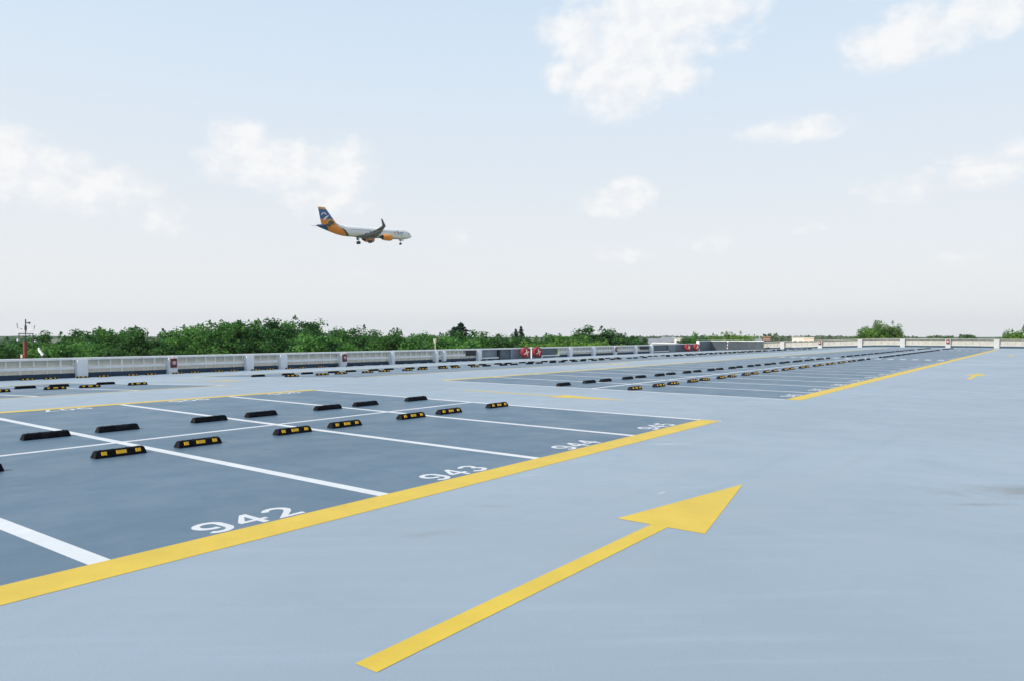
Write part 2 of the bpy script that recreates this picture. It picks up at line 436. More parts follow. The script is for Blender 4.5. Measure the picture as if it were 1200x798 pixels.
for row, (v, flip, desc, g) in enumerate(((9.157, False, 'yellow-marked wheel stop, %s in %s bay of long block, near row', GA),
                             (11.50, True, 'black wheel stop from behind, %s in %s bay of long block, rear row', GB),
                             (VC3-1.1, False, 'small yellow-marked stop, %s in %s bay of block by parapet, near row', GA),
                             (VC3+1.25, True, 'small black stop, %s in %s bay of block by parapet, rear row', GB))):
    i = 0
    for (us, nb) in SEG:
        for k in range(nb):
            for s in (0, 1):
                u = us+BW*k+(OFB if flip else OFF)[s]+jit()
                if row < 2 or u < 97.5:
                    wheel_stop(u, v+random.uniform(-.02,.02), flip, desc % (SIDE[s], ordinal(i)), g, row < 2 and u < 45 or u < 30)
            i += 1
# short block on the left, by the parapet
for k, nm in ((0, 'third'), (1, 'second'), (2, 'second last'), (3, 'last')):
    for s in (0, 1):
        u = S0+BW*k+OFF[s]
        if u > 7.4: wheel_stop(u, VC3-1.1, False, 'wheel stop with yellow reflectors, %s in the %s bay of the far left block' % (SIDE[s], nm), GA, True)
        if u > 8.4: wheel_stop(u, VC3+1.25, True, 'black back of wheel stop, %s in the %s bay of the far left block' % (SIDE[s], nm), GB, True)
# row in the parapet's shade
i = 0
for k in range(4, 19):
    for s in (0, 1):
        u = 13.63 + 2.5*(k-4) + (1.0 if s else 0.0)
        wheel_stop(u, 39.7, False, 'shaded wheel stop under the parapet, %s of the %s pair from left' % (SIDE[s], ordinal(k-4)), GP, u < 32)

# ------------------------------------------------------------------ parapets
def sign_box(loc, label, side=None):
    """dark red call-point box with a pale disc and a pale lamp on top"""
    o = empty('alarm_box', loc, (0, 0, side or 0))
    m = MB(); m.box((0, -.05, 0), (.34, .10, .52)); m.build('case', M_dred, o)
    m = MB(); m.tube([(0, -.102, .02), (0, -.112, .02)], .115, 20); m.build('disc', M_pink, o)
    m = MB(); m.ellipsoid((0, -.05, .29), (.09, .06, .07)); m.build('lamp', M_pink, o, smooth=True)
    return tag(o, label, 'alarm box', 'red alarm boxes on the parapet pillars')
ZP = zd(VE)                     # deck height at the parapet
PT = 1.02                       # parapet height
PV = VE - .15                   # pillar front plane
pill = [11.6, 16.5, 21.35, 26.35, 28.85, 33.9, 38.75, 43.7, 44.65, 49.25]
pill2 = [69.3, 74.2, 79.4, 83.8]
par = empty('parapet', (0, VE, ZP))
tag(par, 'long pale parapet with beige panels and rails along the left edge', 'parapet', 'parapets round the roof deck')
def pbox(name, u0, u1, v0, v1, z0, z1, mat, root):
    m = MB(); m.box(((u0+u1)/2, (v0+v1)/2-VE, (z0+z1)/2), (u1-u0, v1-v0, z1-z0)); return m.build(name, mat, root)
def parapet_span(root, a, b, rich=True):
    """one panel field between two pillars: panel, thin posts, top and middle rail, kerb"""
    # corrugated outer panel
    m = MB(); m.quad((a,.34,.2),(b,.34,.2),(b,.34,1.0),(a,.34,1.0)); m.build('panel', M_panel, root)
    np_ = max(1, round((b-a)/.62))
    for i in range(np_+1):
        u = a+.05 + (b-a-.1)*i/np_
        m = MB(); m.box((u, .20, .575), (.045 if i % 3 else .085, .05, .77)); m.build('post', M_rail, root)
    m = MB(); m.box(((a+b)/2, .14, .52), (b-a, .06, .14)); m.build('middle_rail', M_rail, root)
    pbox('kerb', a, b, VE+.12, VE+.45, -.02, .24, M_kerb, root)  # kerb raised to fill the shaded strip below the panels
for a, b in zip([-8]+pill, pill): 
    wa = .45 if a > 0 else 0
    parapet_span(par, a+.28, b-.28 if b not in (44.65,) else b-.2)
    if a == -8: pass
for u in pill:
    w = .52 if u not in (11.6, 38.75, 43.7, 44.65) else .30
    pbox('pillar', u-w/2, u+w/2, PV, VE+.30, -.02, PT-.09, M_pillar, par)
pbox('coping', -8, 49.5, VE-.02, VE+.46, PT-.085, PT+.02, M_coping, par)
# dark louvre box before the grey screen
pbox('louvre', 47.6, 48.9, VE+.04, VE+.12, .46, .90, M_dark, par)

scr = empty('grey_screen', (0, VE, ZP))
tag(scr, 'slate grey solid screen in the parapet behind the nearer pair of hose reels', 'screen', 'grey screens in the parapet')
pbox('screen_panel', 49.6, 52.2, VE+.25, VE+.33, 0, PT-.09, M_slate2, scr)
pbox('post', 52.2, 52.35, VE-.02, VE+.3, 0, PT-.09, M_dark, scr)
pbox('screen_panel', 52.4, 54.0, VE+.15, VE+.23, 0, PT-.09, M_slate, scr)
pbox('pillar', 54.0, 54.3, VE, VE+.3, 0, PT-.09, M_slate2, scr)
pbox('screen_panel', 54.35, 58.9, VE+.15, VE+.23, 0, PT-.09, M_slate2, scr)
pbox('screen_panel', 58.95, 62.0, VE+.2, VE+.28, 0, PT-.09, M_slate, scr)
pbox('bumper_rail', 49.7, 52.1, VE-.05, VE+.05, .14, .26, M_coping, scr)
pbox('bumper_rail', 59.2, 62.3, VE-.08, VE+.02, .16, .28, M_coping, scr)
pbox('rail_foot', 59.05, 59.18, VE-.08, VE+.02, 0, .28, M_coping, scr)
pbox('coping', 49.5, 62.0, VE-.02, VE+.46, PT-.085, PT+.02, M_coping, scr)

par2 = empty('parapet', (0, VE, ZP))
tag(par2, 'pale railed parapet stretch between the two pairs of red hose reels', 'parapet', 'parapets round the roof deck')
ps = [62.3, 64.4] + pill2
for a, b in zip(ps, ps[1:]): parapet_span(par2, a+.2, b-.2)
for u in ps[1:]:
    pbox('pillar', u-.3, u+.3, PV, VE+.30, -.02, PT-.09, M_pillar, par2)
pbox('coping', 62.02, 84.1, VE-.02, VE+.46, PT-.085, PT+.02, M_coping, par2)
pbox('louvre', 80.8, 83.2, VE+.04, VE+.12, .50, .90, M_dark, par2)

scr2 = empty('grey_screen', (0, VE, ZP))
tag(scr2, 'slate grey screen behind the farther pair of red hose reels', 'screen', 'grey screens in the parapet')
pbox('screen_panel', 84.2, 89.0, VE+.2, VE+.28, 0, PT-.02, M_slate, scr2)
pbox('pillar', 89.0, 91.2, VE+.05, VE+.3, 0, PT-.02, M_slate2, scr2)
pbox('screen_panel', 91.25, 98.6, VE+.2, VE+.28, 0, PT-.02, M_slate, scr2)
pbox('bumper_rail', 84.5, 88.8, VE-.05, VE+.05, .12, .24, M_coping, scr2)
pbox('coping', 84.12, 98.6, VE+.0, VE+.40, PT-.015, PT+.07, M_coping, scr2)

# ramp housing at the far corner: folded slate walls with a pale coping
ram = empty('ramp_housing', (98.7, 40.6, -.8))
tag(ram, 'folded slate grey ramp housing with pale coping at the far corner', 'ramp housing')
poly = [(98.7, 40.75), (104.0, 40.95), (105.9, 36.9), (104.5, 35.55), (105.3, 33.4)]
def wall_seg(name, a, b, z0, z1, th, mat, root, off):
    d = Vector((b[0]-a[0], b[1]-a[1], 0)); L = d.length; ang = math.atan2(d.y, d.x)
    m = MB(); m.box(((a[0]+b[0])/2-off[0], (a[1]+b[1])/2-off[1], (z0+z1)/2-off[2]), (L, th, z1-z0), ang); return m.build(name, mat, root)
O3 = (98.7, 40.6, -.8)
for i, (a, b) in enumerate(zip(poly, poly[1:])):
    wall_seg('wall', a, b, -1.0, .58, .12+.004*i, (M_slate, M_slate_sunlit, M_slate_sunlit, M_slate_sunlit)[i], ram, O3)
    wall_seg('coping', a, b, .584, .68, .26+.004*i, M_coping, ram, O3)
m = MB(); m.box((0, .05, .75), (.35, .35, 1.45)); m.build('pillar', M_coping, ram)

# striped pole leaning on the ramp housing
q = sight(845, 407.5, 109)
m = MB(); N = 8
pole = empty('marker_pole', (104.0, 38.2, zd(38.2)))
tag(pole, 'thin red and white striped pole leaning against the slate ramp housing', 'pole')
for i in range(N):
    m = MB(); a = Vector((-.35+.05*i, 0, .22*i)); b = Vector((-.35+.05*(i+1), 0, .22*(i+1)))
    if i < 6: m.tube([a, b], .05, 8); m.build('stripe', M_red if i % 2 == 0 else M_coping, pole)

# end wall
ew = empty('end_wall', (UE, 15.4, 0))
tag(ew, 'sunlit beige parapet wall across the far right end of the deck', 'parapet', 'parapets round the roof deck')
ep = [31.07-5.147*i for i in range(-0, 10)]
vv = [34.6] + ep + [-21]
def ebox(name, a, b, du0, du1, z0, z1, mat):
    m = MB(); v0, v1 = min(a, b), max(a, b)
    cuts = [v0] + [c for c in VB if v0 < c < v1] + [v1]
    for c0, c1 in zip(cuts, cuts[1:]):
        za, zb = zd(c0), zd(c1)
        m.hexa([(du0, c0-15.4, za+z0), (du1, c0-15.4, za+z0), (du1, c1-15.4, zb+z0), (du0, c1-15.4, zb+z0)],
               [(du0, c0-15.4, za+z1), (du1, c0-15.4, za+z1), (du1, c1-15.4, zb+z1), (du0, c1-15.4, zb+z1)])
    return m.build(name, mat, ew)
for a, b in zip(vv, vv[1:]):
    ebox('panel', a-.25, b+.25, .20, .25, .28, .98, M_epanel)
    ebox('middle_rail', a-.25, b+.25, .08, .15, .24, .36, M_epost)
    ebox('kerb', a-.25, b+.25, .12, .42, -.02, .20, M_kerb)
    n = 6
    for i in range(n+1):
        v = a-.3 + (b-a+.6)*i/n
        m = MB(); m.box((.155, v-15.4, zd(v)+.62), (.03, .05, .74)); m.build('post', M_epost, ew)
for v in ep: ebox('pillar', v-.28, v+.28, -.12, .30, -.02, 1.02, M_epost)
ebox('coping', 34.6, -21, -.02, .42, 1.024, 1.09, M_epanel)


sign_box((21.35, PV-.004, ZP+.62), 'dark red alarm box on the parapet pillar nearest the left trees')
sign_box((33.9, PV-.004, ZP+.62), 'dark red alarm box on the pillar left of the parapet lamp')
sign_box((74.2, PV-.004, ZP+.62), 'thin red alarm box on a pillar between the hose reel pairs')
sign_box((UE-.124, ep[1], zd(ep[1])+.75), 'small dark red alarm box on the end wall right of the corner', -math.pi/2)
sign_box((UE-.124, ep[4], zd(ep[4])+.75), 'small dark red alarm box on the end wall near the yellow line end', -math.pi/2)

# lamp on the double pillar
lp = empty('parapet_lamp', (43.7, VE+.1, ZP+PT+.02))
tag(lp, 'small pale floodlight on a short pole above the double parapet pillar', 'lamp')
m = MB(); m.tube([(0,0,0),(0,0,.45),(-.02,0,.58)], .03, 8); m.build('pole', M_cream, lp)
m = MB(); m.tube([(-.02,0,.52),(-.10,-.05,.85)], [.07,.13], 10); m.build('lamp_head', M_cream, lp)
m = MB(); m.tube([(-.08,-.04,.80),(-.15,-.09,.86)], .03, 8); m.build('bracket', M_dsteel, lp)

# hose reels
def hose_reel(u, label):
    o = empty('hose_reel', (u, VE-.55, ZP), (0, 0, R(-22)))
    m = MB(); N = 24
    m.tube([(0,-.20,.62),(0,-.23,.62)], [.45,.42], N); m.tube([(0,.20,.62),(0,-.20,.62)], .47, N); m.build('drum_cover', M_red, o)
    m = MB()
    for k, ln in ((97, .36), (20, .26), (212, .33), (292, .30)):
        a = R(k); m.hexa([( -.055*math.sin(a), -.245, .62+.055*math.cos(a)), (.055*math.sin(a), -.245, .62-.055*math.cos(a)), (.055*math.sin(a), -.232, .62-.055*math.cos(a)), (-.055*math.sin(a), -.232, .62+.055*math.cos(a))],
                         [(ln*math.cos(a)-.055*math.sin(a), -.245, .62+ln*math.sin(a)+.055*math.cos(a)), (ln*math.cos(a)+.055*math.sin(a), -.245, .62+ln*math.sin(a)-.055*math.cos(a)), (ln*math.cos(a)+.055*math.sin(a), -.232, .62+ln*math.sin(a)-.055*math.cos(a)), (ln*math.cos(a)-.055*math.sin(a), -.232, .62+ln*math.sin(a)+.055*math.cos(a))])
    m.build('spokes', M_cream, o)
    m = MB(); m.tube([(0,-.25,.62),(0,-.30,.62)], .12, 16); m.build('hub', M_cream, o)
    m = MB(); m.box((0,.05,.06),(.5,.3,.12)); m.build('foot', M_dsteel, o)
    return tag(o, label, 'hose reel', 'red hose reels by the parapet')
hose_reel(55.6, 'red round hose reel with pale spokes, left of the nearer pair')
hose_reel(57.6, 'red round hose reel with pale spokes, right of the nearer pair')
hose_reel(94.0, 'red hose reel left of the farther pair beside the grey screen')
hose_reel(97.0, 'red hose reel right of the farther pair beside the ramp housing')
rp = empty('reel_post', (56.65, VE-.5, ZP)); tag(rp, 'slim pale post standing between the two nearer hose reels', 'post')
m = MB(); m.box((0,0,.5),(.10,.10,1.0)); m.build('shaft', M_coping, rp)
m = MB(); m.box((0,-.03,1.04),(.3,.18,.14)); m.build('cap', M_cream, rp)

# ------------------------------------------------------------------ mast and bent vent beyond the parapet
GZ = -13.0
b = sight(29.5, 400, 48)
mast = empty('weather_mast', (b.x, b.y, GZ)); tag(mast, 'red instrument mast with crossarms and thin aerials left of the trees', 'mast')
s = 48*.83/F          # metres per photo pixel at the mast
mast.rotation_euler = (0, 0, R(36.95-90))
H0 = b.z - GZ
pz = lambda y: H0 + (400-y)*s
px = lambda x: (x-29.5)*s
m = MB(); m.tube([(0,0,0),(0,0,pz(400))], 2.1*s, 14); m.build('column', M_mastred, mast)
m = MB(); m.tube([(0,0,pz(400)),(0,0,pz(398))], 1.8*s, 12); m.build('collar', M_dsteel, mast)
m = MB(); m.tube([(px(30),0,pz(399)),(px(30),0,pz(390))], .5*s, 8); m.tube([(px(30),0,pz(392)),(px(30),0,pz(374.5))], .65*s, 8)
m.tube([(px(30),0,pz(387)),(px(30),0,pz(382))], 1.3*s, 10); m.build('mast_tube', M_dsteel, mast)
m = MB(); m.tube([(px(21.5),0,pz(391.3)),(px(39),0,pz(391.3))], .65*s, 8)
m.tube([(px(22.3),0,pz(391.5)),(px(22.3),0,pz(396))], .5*s, 8); m.tube([(px(38.5),0,pz(391.5)),(px(38.5),0,pz(399))], .5*s, 8); m.build('crossarm', M_dsteel, mast)
m = MB(); m.tube([(px(29),0,pz(385.3)),(px(22),0,pz(386)),(px(20.5),0,pz(384)),(px(20),0,pz(379))], .42*s, 6); m.build('aerial', M_steel, mast)
m = MB(); m.tube([(px(31),0,pz(387.6)),(px(39),0,pz(387.4)),(px(40),0,pz(385)),(px(40.8),0,pz(381.5))], .42*s, 6); m.build('aerial', M_steel, mast)
m = MB(); m.tube([(px(31),0,pz(378.4)),(px(33),0,pz(378.6)),(px(35),0,pz(378.8))], [.5*s,1.0*s,1.3*s], 10); m.build('horn', M_dsteel, mast)
m = MB(); m.box((px(25),0,pz(385.4)),(1.8*s,.9*s,.8*s)); m.build('red_sensor', M_mastred, mast)
m = MB(); m.ellipsoid((px(21.6),0,pz(399)),(2.1*s,2*s,2.2*s)); m.build('pale_dome', M_steel, mast, smooth=True)
m = MB(); m.ellipsoid((px(41.5),0,pz(400)),(1.6*s,1.5*s,1.5*s)); m.build('pale_dome', M_steel, mast, smooth=True)
m = MB(); m.box((px(38.7),0,pz(401)),(1.2*s,1.2*s,4*s)); m.build('sensor_box', M_dsteel, mast)
m = MB(); m.box((px(27),-.1,pz(417)),(2.2*s,1.5*s,4*s)); m.build('junction_box', M_cream, mast)

b = sight(50, 420, 46)
vp = empty('bent_fitting', (b.x, b.y, -1.6)); tag(vp, 'small pale bent fitting on a dark bracket sticking up behind the parapet', 'fitting')
s2 = 46*.83/F; vp.rotation_euler = (0, 0, R(36.95-90)); z0 = b.z+1.6
m = MB(); m.tube([(s2*1,0,0),(s2*1,0,z0+s2*4)], .07, 8); m.tube([(s2*1,0,z0+s2*3.5),(-s2*1,0,z0+s2*6.5)], .06, 8); m.build('bracket', M_dsteel, vp)
m = MB(); m.tube([(s2*.6,0,z0+s2*4),(-s2*3,0,z0+s2*8.8),(-s2*4,0,z0+s2*10),(-s2*4.6,0,z0+s2*13)], [.075,.075,.06,.05], 8); m.build('pipe', M_coping, vp)

# ------------------------------------------------------------------ terrain, far woods, hills, buildings
mt, nt, bs = nodes('hazed_field_ground'); tc = nt.nodes.new('ShaderNodeTexCoord')
c = mix(nt, (.13,.155,.09), (.22,.22,.14), ramp(nt, noise_n(nt, tc.outputs['Object'], .012, 6), .35, .65))  # field tones paled, distance haze put into the colour
nt.links.new(c, bs.inputs['Base Color']); bs.inputs['Roughness'].default_value = .95; bs.inputs['Specular IOR Level'].default_value = .1
m = MB(); N = 48
rad = [0.01, 60, 200, 600, 1600, 3400]
for a, b_ in zip(rad, rad[1:]):
    for k in range(N):
        t0, t1 = 2*math.pi*k/N, 2*math.pi*(k+1)/N
        m.quad((a*math.cos(t0), a*math.sin(t0), GZ), (b_*math.cos(t0), b_*math.sin(t0), GZ), (b_*math.cos(t1), b_*math.sin(t1), GZ), (a*math.cos(t1), a*math.sin(t1), GZ))
struct(m.build('ground', mt, smooth=True))

def leaf_mat(name, dark, mid, light, trans=.35):
    m, nt, b = nodes(name)
    at = nt.nodes.new('ShaderNodeAttribute'); at.attribute_name = 'tint'
    oi = nt.nodes.new('ShaderNodeObjectInfo')
    cr = nt.nodes.new('ShaderNodeValToRGB'); cr.color_ramp.elements[0].color = (*dark, 1); cr.color_ramp.elements[1].color = (*light, 1)
    e = cr.color_ramp.elements.new(.5); e.color = (*mid, 1)
    nt.links.new(at.outputs['Fac'], cr.inputs['Fac'])
    hs = nt.nodes.new('ShaderNodeHueSaturation')
    mr = nt.nodes.new('ShaderNodeMapRange'); nt.links.new(oi.outputs['Random'], mr.inputs['Value']); mr.inputs['To Min'].default_value = .75; mr.inputs['To Max'].default_value = 1.3
    nt.links.new(mr.outputs['Result'], hs.inputs['Value']); nt.links.new(cr.outputs['Color'], hs.inputs['Color'])
    b.inputs['Roughness'].default_value = .65; b.inputs['Specular IOR Level'].default_value = .25
    nt.links.new(hs.outputs['Color'], b.inputs['Base Color'])
    tr = nt.nodes.new('ShaderNodeBsdfTranslucent'); nt.links.new(hs.outputs['Color'], tr.inputs['Color'])
    ms = nt.nodes.new('ShaderNodeMixShader'); ms.inputs[0].default_value = trans
    out = nt.nodes['Material Output']
    nt.links.new(b.outputs[0], ms.inputs[1]); nt.links.new(tr.outputs[0], ms.inputs[2]); nt.links.new(ms.outputs[0], out.inputs['Surface'])
    return m
L_dark = leaf_mat('leaves_deep_green', (.018,.072,.020), (.046,.158,.034), (.100,.255,.055), .45)
L_mid = leaf_mat('leaves_green', (.026,.092,.022), (.066,.192,.036), (.140,.310,.062), .45)
L_light = leaf_mat('leaves_yellow_green', (.055,.14,.022), (.115,.24,.042), (.20,.335,.07), .45)
L_con = leaf_mat('needles', (.010,.032,.02), (.02,.052,.03), (.036,.075,.04), .2)
L_far = leaf_mat('leaves_far_hazed', (.06,.10,.05), (.09,.14,.07), (.13,.18,.09))  # paler than the near greens: haze mixed into the leaf colour

def leaf_mesh(name, leaves, mat):
    """leaves: list of (center, size, normal, tint) -> pointed leaf-clump faces"""
    v = []; f = []; t = []
    for (c, s, nrm, ti) in leaves:
        a = nrm.orthogonal().normalized(); a.rotate(Matrix.Rotation(random.uniform(0, 6.28), 3, nrm)); bb = nrm.cross(a)
        i = len(v)
        j = lambda: random.uniform(.75, 1.2)
        v += [tuple(c - a*s*.62*j()), tuple(c + bb*s*.42*j() - a*s*.1), tuple(c + a*s*.62*j() + nrm*s*.12), tuple(c - bb*s*.42*j() + a*s*.1)]
        f.append((i, i+1, i+2, i+3)); t.append(ti)
    me = bpy.data.meshes.new(name); me.from_pydata(v, [], f); me.materials.append(mat)
    at = me.attributes.new('tint', 'FLOAT', 'FACE'); at.data.foreach_set('value', t)
    return me
def rnd_dir():
    while 1:
        d = Vector((random.uniform(-1,1), random.uniform(-1,1), random.uniform(-1,1)))
        if .05 < d.length < 1: return d.normalized()

def broadleaf(seed, H=15.0, RW=4.7, base=.25, clumps=250, per=84, leaf=.25, rough=.30, upright=0.0, top=1.0):
    """crown: leaf clumps through a lumpy envelope, so the outline is uneven and the sky shows at its rim"""
    random.seed(seed); off = Vector((seed*3.1, seed*1.7, seed*.9))
    zc = H*.58; RZ = H*.42; leaves = []; limbs = []
    for i in range(clumps):
        d = rnd_dir()
        if d.z < -.55: d.z = abs(d.z)
        k = .86 + rough*1.5*noise.noise(d*1.7+off) + rough*.9*noise.noise(d*4.1+off)
        sq = 1 - .25*max(0, d.z)**3*(1-top)
        f = random.uniform(.62, 1.0)
        p = Vector((d.x*RW, d.y*RW, d.z*RZ*sq))*k*f + Vector((0, 0, zc))
        if i % 14 == 0: limbs.append(p)
        cr = random.uniform(.5, 1.05); bt = random.uniform(.12, .85)
        for q_ in range(per):
            q = rnd_dir()*cr*random.random()**.42; q.z = q.z*(.75+upright) + upright*.3*random.random()
            nrm = (rnd_dir() + d*.45 + Vector((0, 0, .5))).normalized()
            leaves.append((p+q, leaf*random.uniform(.6, 1.25), nrm, min(1, max(0, bt + q.z*.2 + random.uniform(-.25, .25)))))
    # a few twigs standing out of the top
    for i in range(2):
        a = random.uniform(0, 6.28); r = random.uniform(0, RW*.55); z0 = zc + RZ*.86*math.sqrt(max(0, 1-(r/RW)**2))
        for q_ in range(46):
            t = random.random(); leaves.append((Vector((r*math.cos(a), r*math.sin(a), z0 + t*.8)) + rnd_dir()*.42*(1.1-t), leaf*random.uniform(.5, 1), rnd_dir(), random.random()))
    zm = sorted(l[0].z for l in leaves)[int(len(leaves)*.992)]
    leaves = [(Vector((l[0].x, l[0].y, l[0].z*H/zm)), *l[1:]) for l in leaves]
    tm = MB()
    tm.tube([(0,0,0),(.05,.02,H*.2),(.0,.08,H*.42),(.05,0,H*.72)], [.30,.24,.18,.06], 9)
    for c in limbs:
        st = Vector((.02, .05, min(c.z-.5, H*random.uniform(.22, .5)))); mid = (st+c)/2 + Vector((0, 0, -.25))
        tm.tube([st, mid, c], [.12, .08, .025], 6)
    return leaves, tm
def conifer(seed, H=17.0, RW=3.2):
    random.seed(seed); leaves = []
    tiers = 34
    for i in range(tiers):
        t = i/(tiers-1); z = H*(.18+.82*t); r = RW*(1-t)**.62+.10
        for k in range(11 if t < .8 else 8):
            a = random.uniform(0, 6.28); L = r*random.uniform(.7, 1.1)
            for j in range(16):
                u = (j+random.random())/16; p = Vector((L*u*math.cos(a), L*u*math.sin(a), z - .35*L*u + random.uniform(-.12, .12))) + rnd_dir()*.16
                leaves.append((p, random.uniform(.2, .36), (rnd_dir()+Vector((0,0,1))).normalized(), random.uniform(.1, .9)*(.5+.5*u)))
    tm = MB(); tm.tube([(0,0,0),(0,0,H*.5),(0,0,H)], [.26,.16,.02], 9)
    return leaves, tm
PROTO = {}
def proto(key, maker, mat, H):
    lv, tm = maker
    cm = leaf_mesh('crown', lv, mat)
    trunk = tm.build('trunk', M_bark); tme = trunk.data; bpy.data.objects.remove(trunk)
    PROTO[key] = (cm, tme, H)
for i in range(4): proto('dark%d' % i, broadleaf(20+i, RW=4.6+.2*i, rough=.18+.03*i), L_dark, 15)
for i in range(4): proto('mid%d' % i, broadleaf(40+i, RW=4.6+.2*i, rough=.16+.03*i), L_mid, 15)
for i in range(2): proto('light%d' % i, broadleaf(60+i, RW=4.7, leaf=.23, per=84, upright=.25, rough=.2), L_light, 15)
proto('loose0', broadleaf(81, RW=4.9, clumps=140, per=70, rough=.36), L_dark, 15)
proto('con0', conifer(90), L_con, 17)
def tree(kind, x, top, dist, width, label, group):
    """x/top: bearing and tree-top elevation read from the photo; dist: real distance; width: crown width in metres"""
    cm, tm, H = PROTO[kind]
    p = sight(x, top+(0 if kind.startswith('con') else 2.6), dist); h = p.z - GZ
    o = empty('conifer_tree' if kind.startswith('con') else 'broadleaf_tree', (p.x, p.y, GZ), (0, 0, random.uniform(0, 6.28)))
    o.scale = (width/8.0 if not kind.startswith('con') else width/5.0,)*2 + (h/(H*1.0),)
    a = bpy.data.objects.new('crown', cm); COL.objects.link(a); a.parent = o
    b = bpy.data.objects.new('trunk', tm); COL.objects.link(b); b.parent = o
    return tag(o, label, 'tree', group)
random.seed(5)
GT = 'trees in the green belt beyond the parapet'
# (kind, x, top, distance, width, words)
belt = [
 ('dark1', 8, 401, 95, 9, 'low dark tree at the left edge of the belt'),
 ('mid2', 4, 409, 70, 8, 'pale green bush-like tree at the left edge, in front of the dark tree'),
 ('mid0', 62, 393, 100, 9, 'dark green tree just right of the red mast'),
 ('dark2', 45, 398, 105, 9, 'dark tree behind the red mast'),
 ('mid1', 70, 404, 72, 7, 'bright green low tree right of the bent pale fitting'),
 ('mid3', 92, 391.5, 92, 9, 'mid green tree, second right of the mast'),
 ('loose0', 112, 391, 96, 9, 'loose topped green tree left of the twin tufted tree'),
 ('dark0', 136, 386.5, 90, 8.5, 'tufted dark tree whose ragged twigs stand out, left quarter'),
 ('mid2', 158, 389, 86, 9, 'rounded green tree right of the tufted dark tree'),
 ('mid0', 180, 390.5, 84, 8.5, 'round green tree above the left alarm box'),
 ('loose0', 197, 388, 94, 8, 'thin topped tree behind the left alarm box'),
 ('dark3', 212, 388, 92, 8, 'dark tree right of the left alarm box'),
 ('mid1', 226, 386, 88, 8.5, 'yellowish green tree with a smooth top, left of the tall group'),
 ('dark1', 246, 382.5, 90, 8.5, 'dark pointed tree at the start of the tall group'),
 ('mid3', 262, 382, 84, 8.5, 'green tree second in the tall group'),
 ('dark0', 284, 378.5, 88, 9, 'tall green tree with a double top in the tall group'),
 ('mid2', 304, 380.5, 84, 9, 'broad green tree in the middle of the tall group'),
 ('dark2', 322, 380.5, 90, 9, 'dark broad tree left of the tallest tree'),
 ('dark3', 345, 377, 94, 10, 'tallest dark tree with an airy crown'),
 ('loose0', 366, 377.5, 98, 9, 'airy grey-green tree at the right end of the tall group'),
 ('loose0', 385, 387, 96, 8, 'loose thin tree stepping down from the tall group'),
 ('mid1', 378, 394, 74, 8, 'low bright green tree in front of the stepping-down tree'),
 ('mid0', 404, 392.5, 80, 8.5, 'low green tree above the second alarm box'),
 ('dark1', 427, 387, 90, 8, 'dark tree with upright twigs right of the second alarm box'),
 ('mid3', 446, 390, 86, 8.5, 'green tree before the small gap in the belt'),
 ('mid2', 466, 392.5, 82, 8.5, 'green tree left of the greyish round tree'),
 ('loose0', 496, 390.5, 110, 7.5, 'greyish round tree left of the parapet lamp'),
 ('mid0', 482, 397, 80, 8, 'low green tree under the greyish round tree'),
 ('dark0', 514, 393, 94, 7.5, 'dark tree right behind the parapet lamp'),
 ('dark2', 526, 390, 104, 7, 'dark tree left of the pointed tree'),
 ('mid1', 530, 396, 84, 8, 'green tree in front of the pointed dark tree'),
 ('mid3', 560, 391.5, 88, 9, 'round green tree right of the pointed dark tree'),
 ('mid2', 580, 395, 88, 9, 'green tree above the start of the grey screen'),
 ('dark3', 597, 396.5, 96, 9, 'dark low tree left of the twin conifers'),
 ('mid0', 622, 396, 112, 9, 'green low tree right under the twin conifers'),
 ('dark1', 640, 394, 118, 10, 'dark green tree right of the twin conifers'),
 ('mid1', 656, 393, 118, 10, 'mid green tree between conifers and the dome-shaped tree'),
 ('dark0', 672, 393, 120, 10, 'green tree just left of the dome-shaped tree'),
 ('mid0', 697, 384.5, 126, 13.5, 'dome-shaped tall green tree right of centre'),
 ('dark2', 720, 388, 128, 10, 'shoulder of dark foliage on the right of the dome-shaped tree'),
 ('dark3', 731, 393, 135, 8, 'dark tree descending right of the dome-shaped tree'),
 ('mid0', 746, 397.5, 140, 8, 'last low green tree at the right end of the belt'),
 ('light0', 632, 401.5, 94, 8, 'yellow-green bush above the nearer hose reels'),
 ('light1', 662, 400, 98, 9, 'yellow-green bush top under the dome-shaped tree, left'),
 ('light0', 684, 400, 102, 9, 'yellow-green bush top under the dome-shaped tree, middle'),
 ('light1', 708, 401, 106, 9, 'yellow-green bush top under the dome-shaped tree, right'),
 ('dark1', 813, 391, 150, 6, 'ragged dark tree standing behind the farther hose reels'),
 ('dark2', 801, 398, 150, 5, 'small dark tree left of the ragged dark tree'),
 ('light0', 832, 394.5, 150, 8, 'pale green feathery tree behind the ramp housing, left'),
 ('light1', 852, 390.5, 150, 9, 'pale green feathery tree behind the ramp housing, middle'),
 ('light0', 871, 392, 152, 8, 'pale green feathery tree behind the ramp housing, right'),
 ('light1', 1027, 378.0, 160, 8.5, 'bright green round tree alone above the end wall'),
 ('light0', 1043, 381, 160, 7, 'right half of the bright green tree pair above the end wall'),
 ('light1', 1203, 384, 150, 9, 'bright green tree cut by the right edge of the photo'),
 ('light0', 1190, 391, 152, 6, 'low bright green foliage beside the tree at the right edge'),
 ('loose0', 1133, 391, 330, 11, 'hazy pale tree top above the end wall, right of the lone pair'),
 ('mid0', 1110, 393, 330, 9, 'hazy low tree left of the pale tree top above the end wall'),
 ('mid2', 757, 400, 170, 6, 'small tree in front of the grey roofed house'),
]
for (k, x, t, d, w, lab) in belt: tree(k, x, t, d, w, lab, GT)
tree('con0', 540, 381, 112, 8.5, 'dark pointed conifer rising above the belt left of centre', GT)
tree('con0', 532, 385.5, 114, 6.5, 'smaller dark conifer leaning on the pointed one', GT)
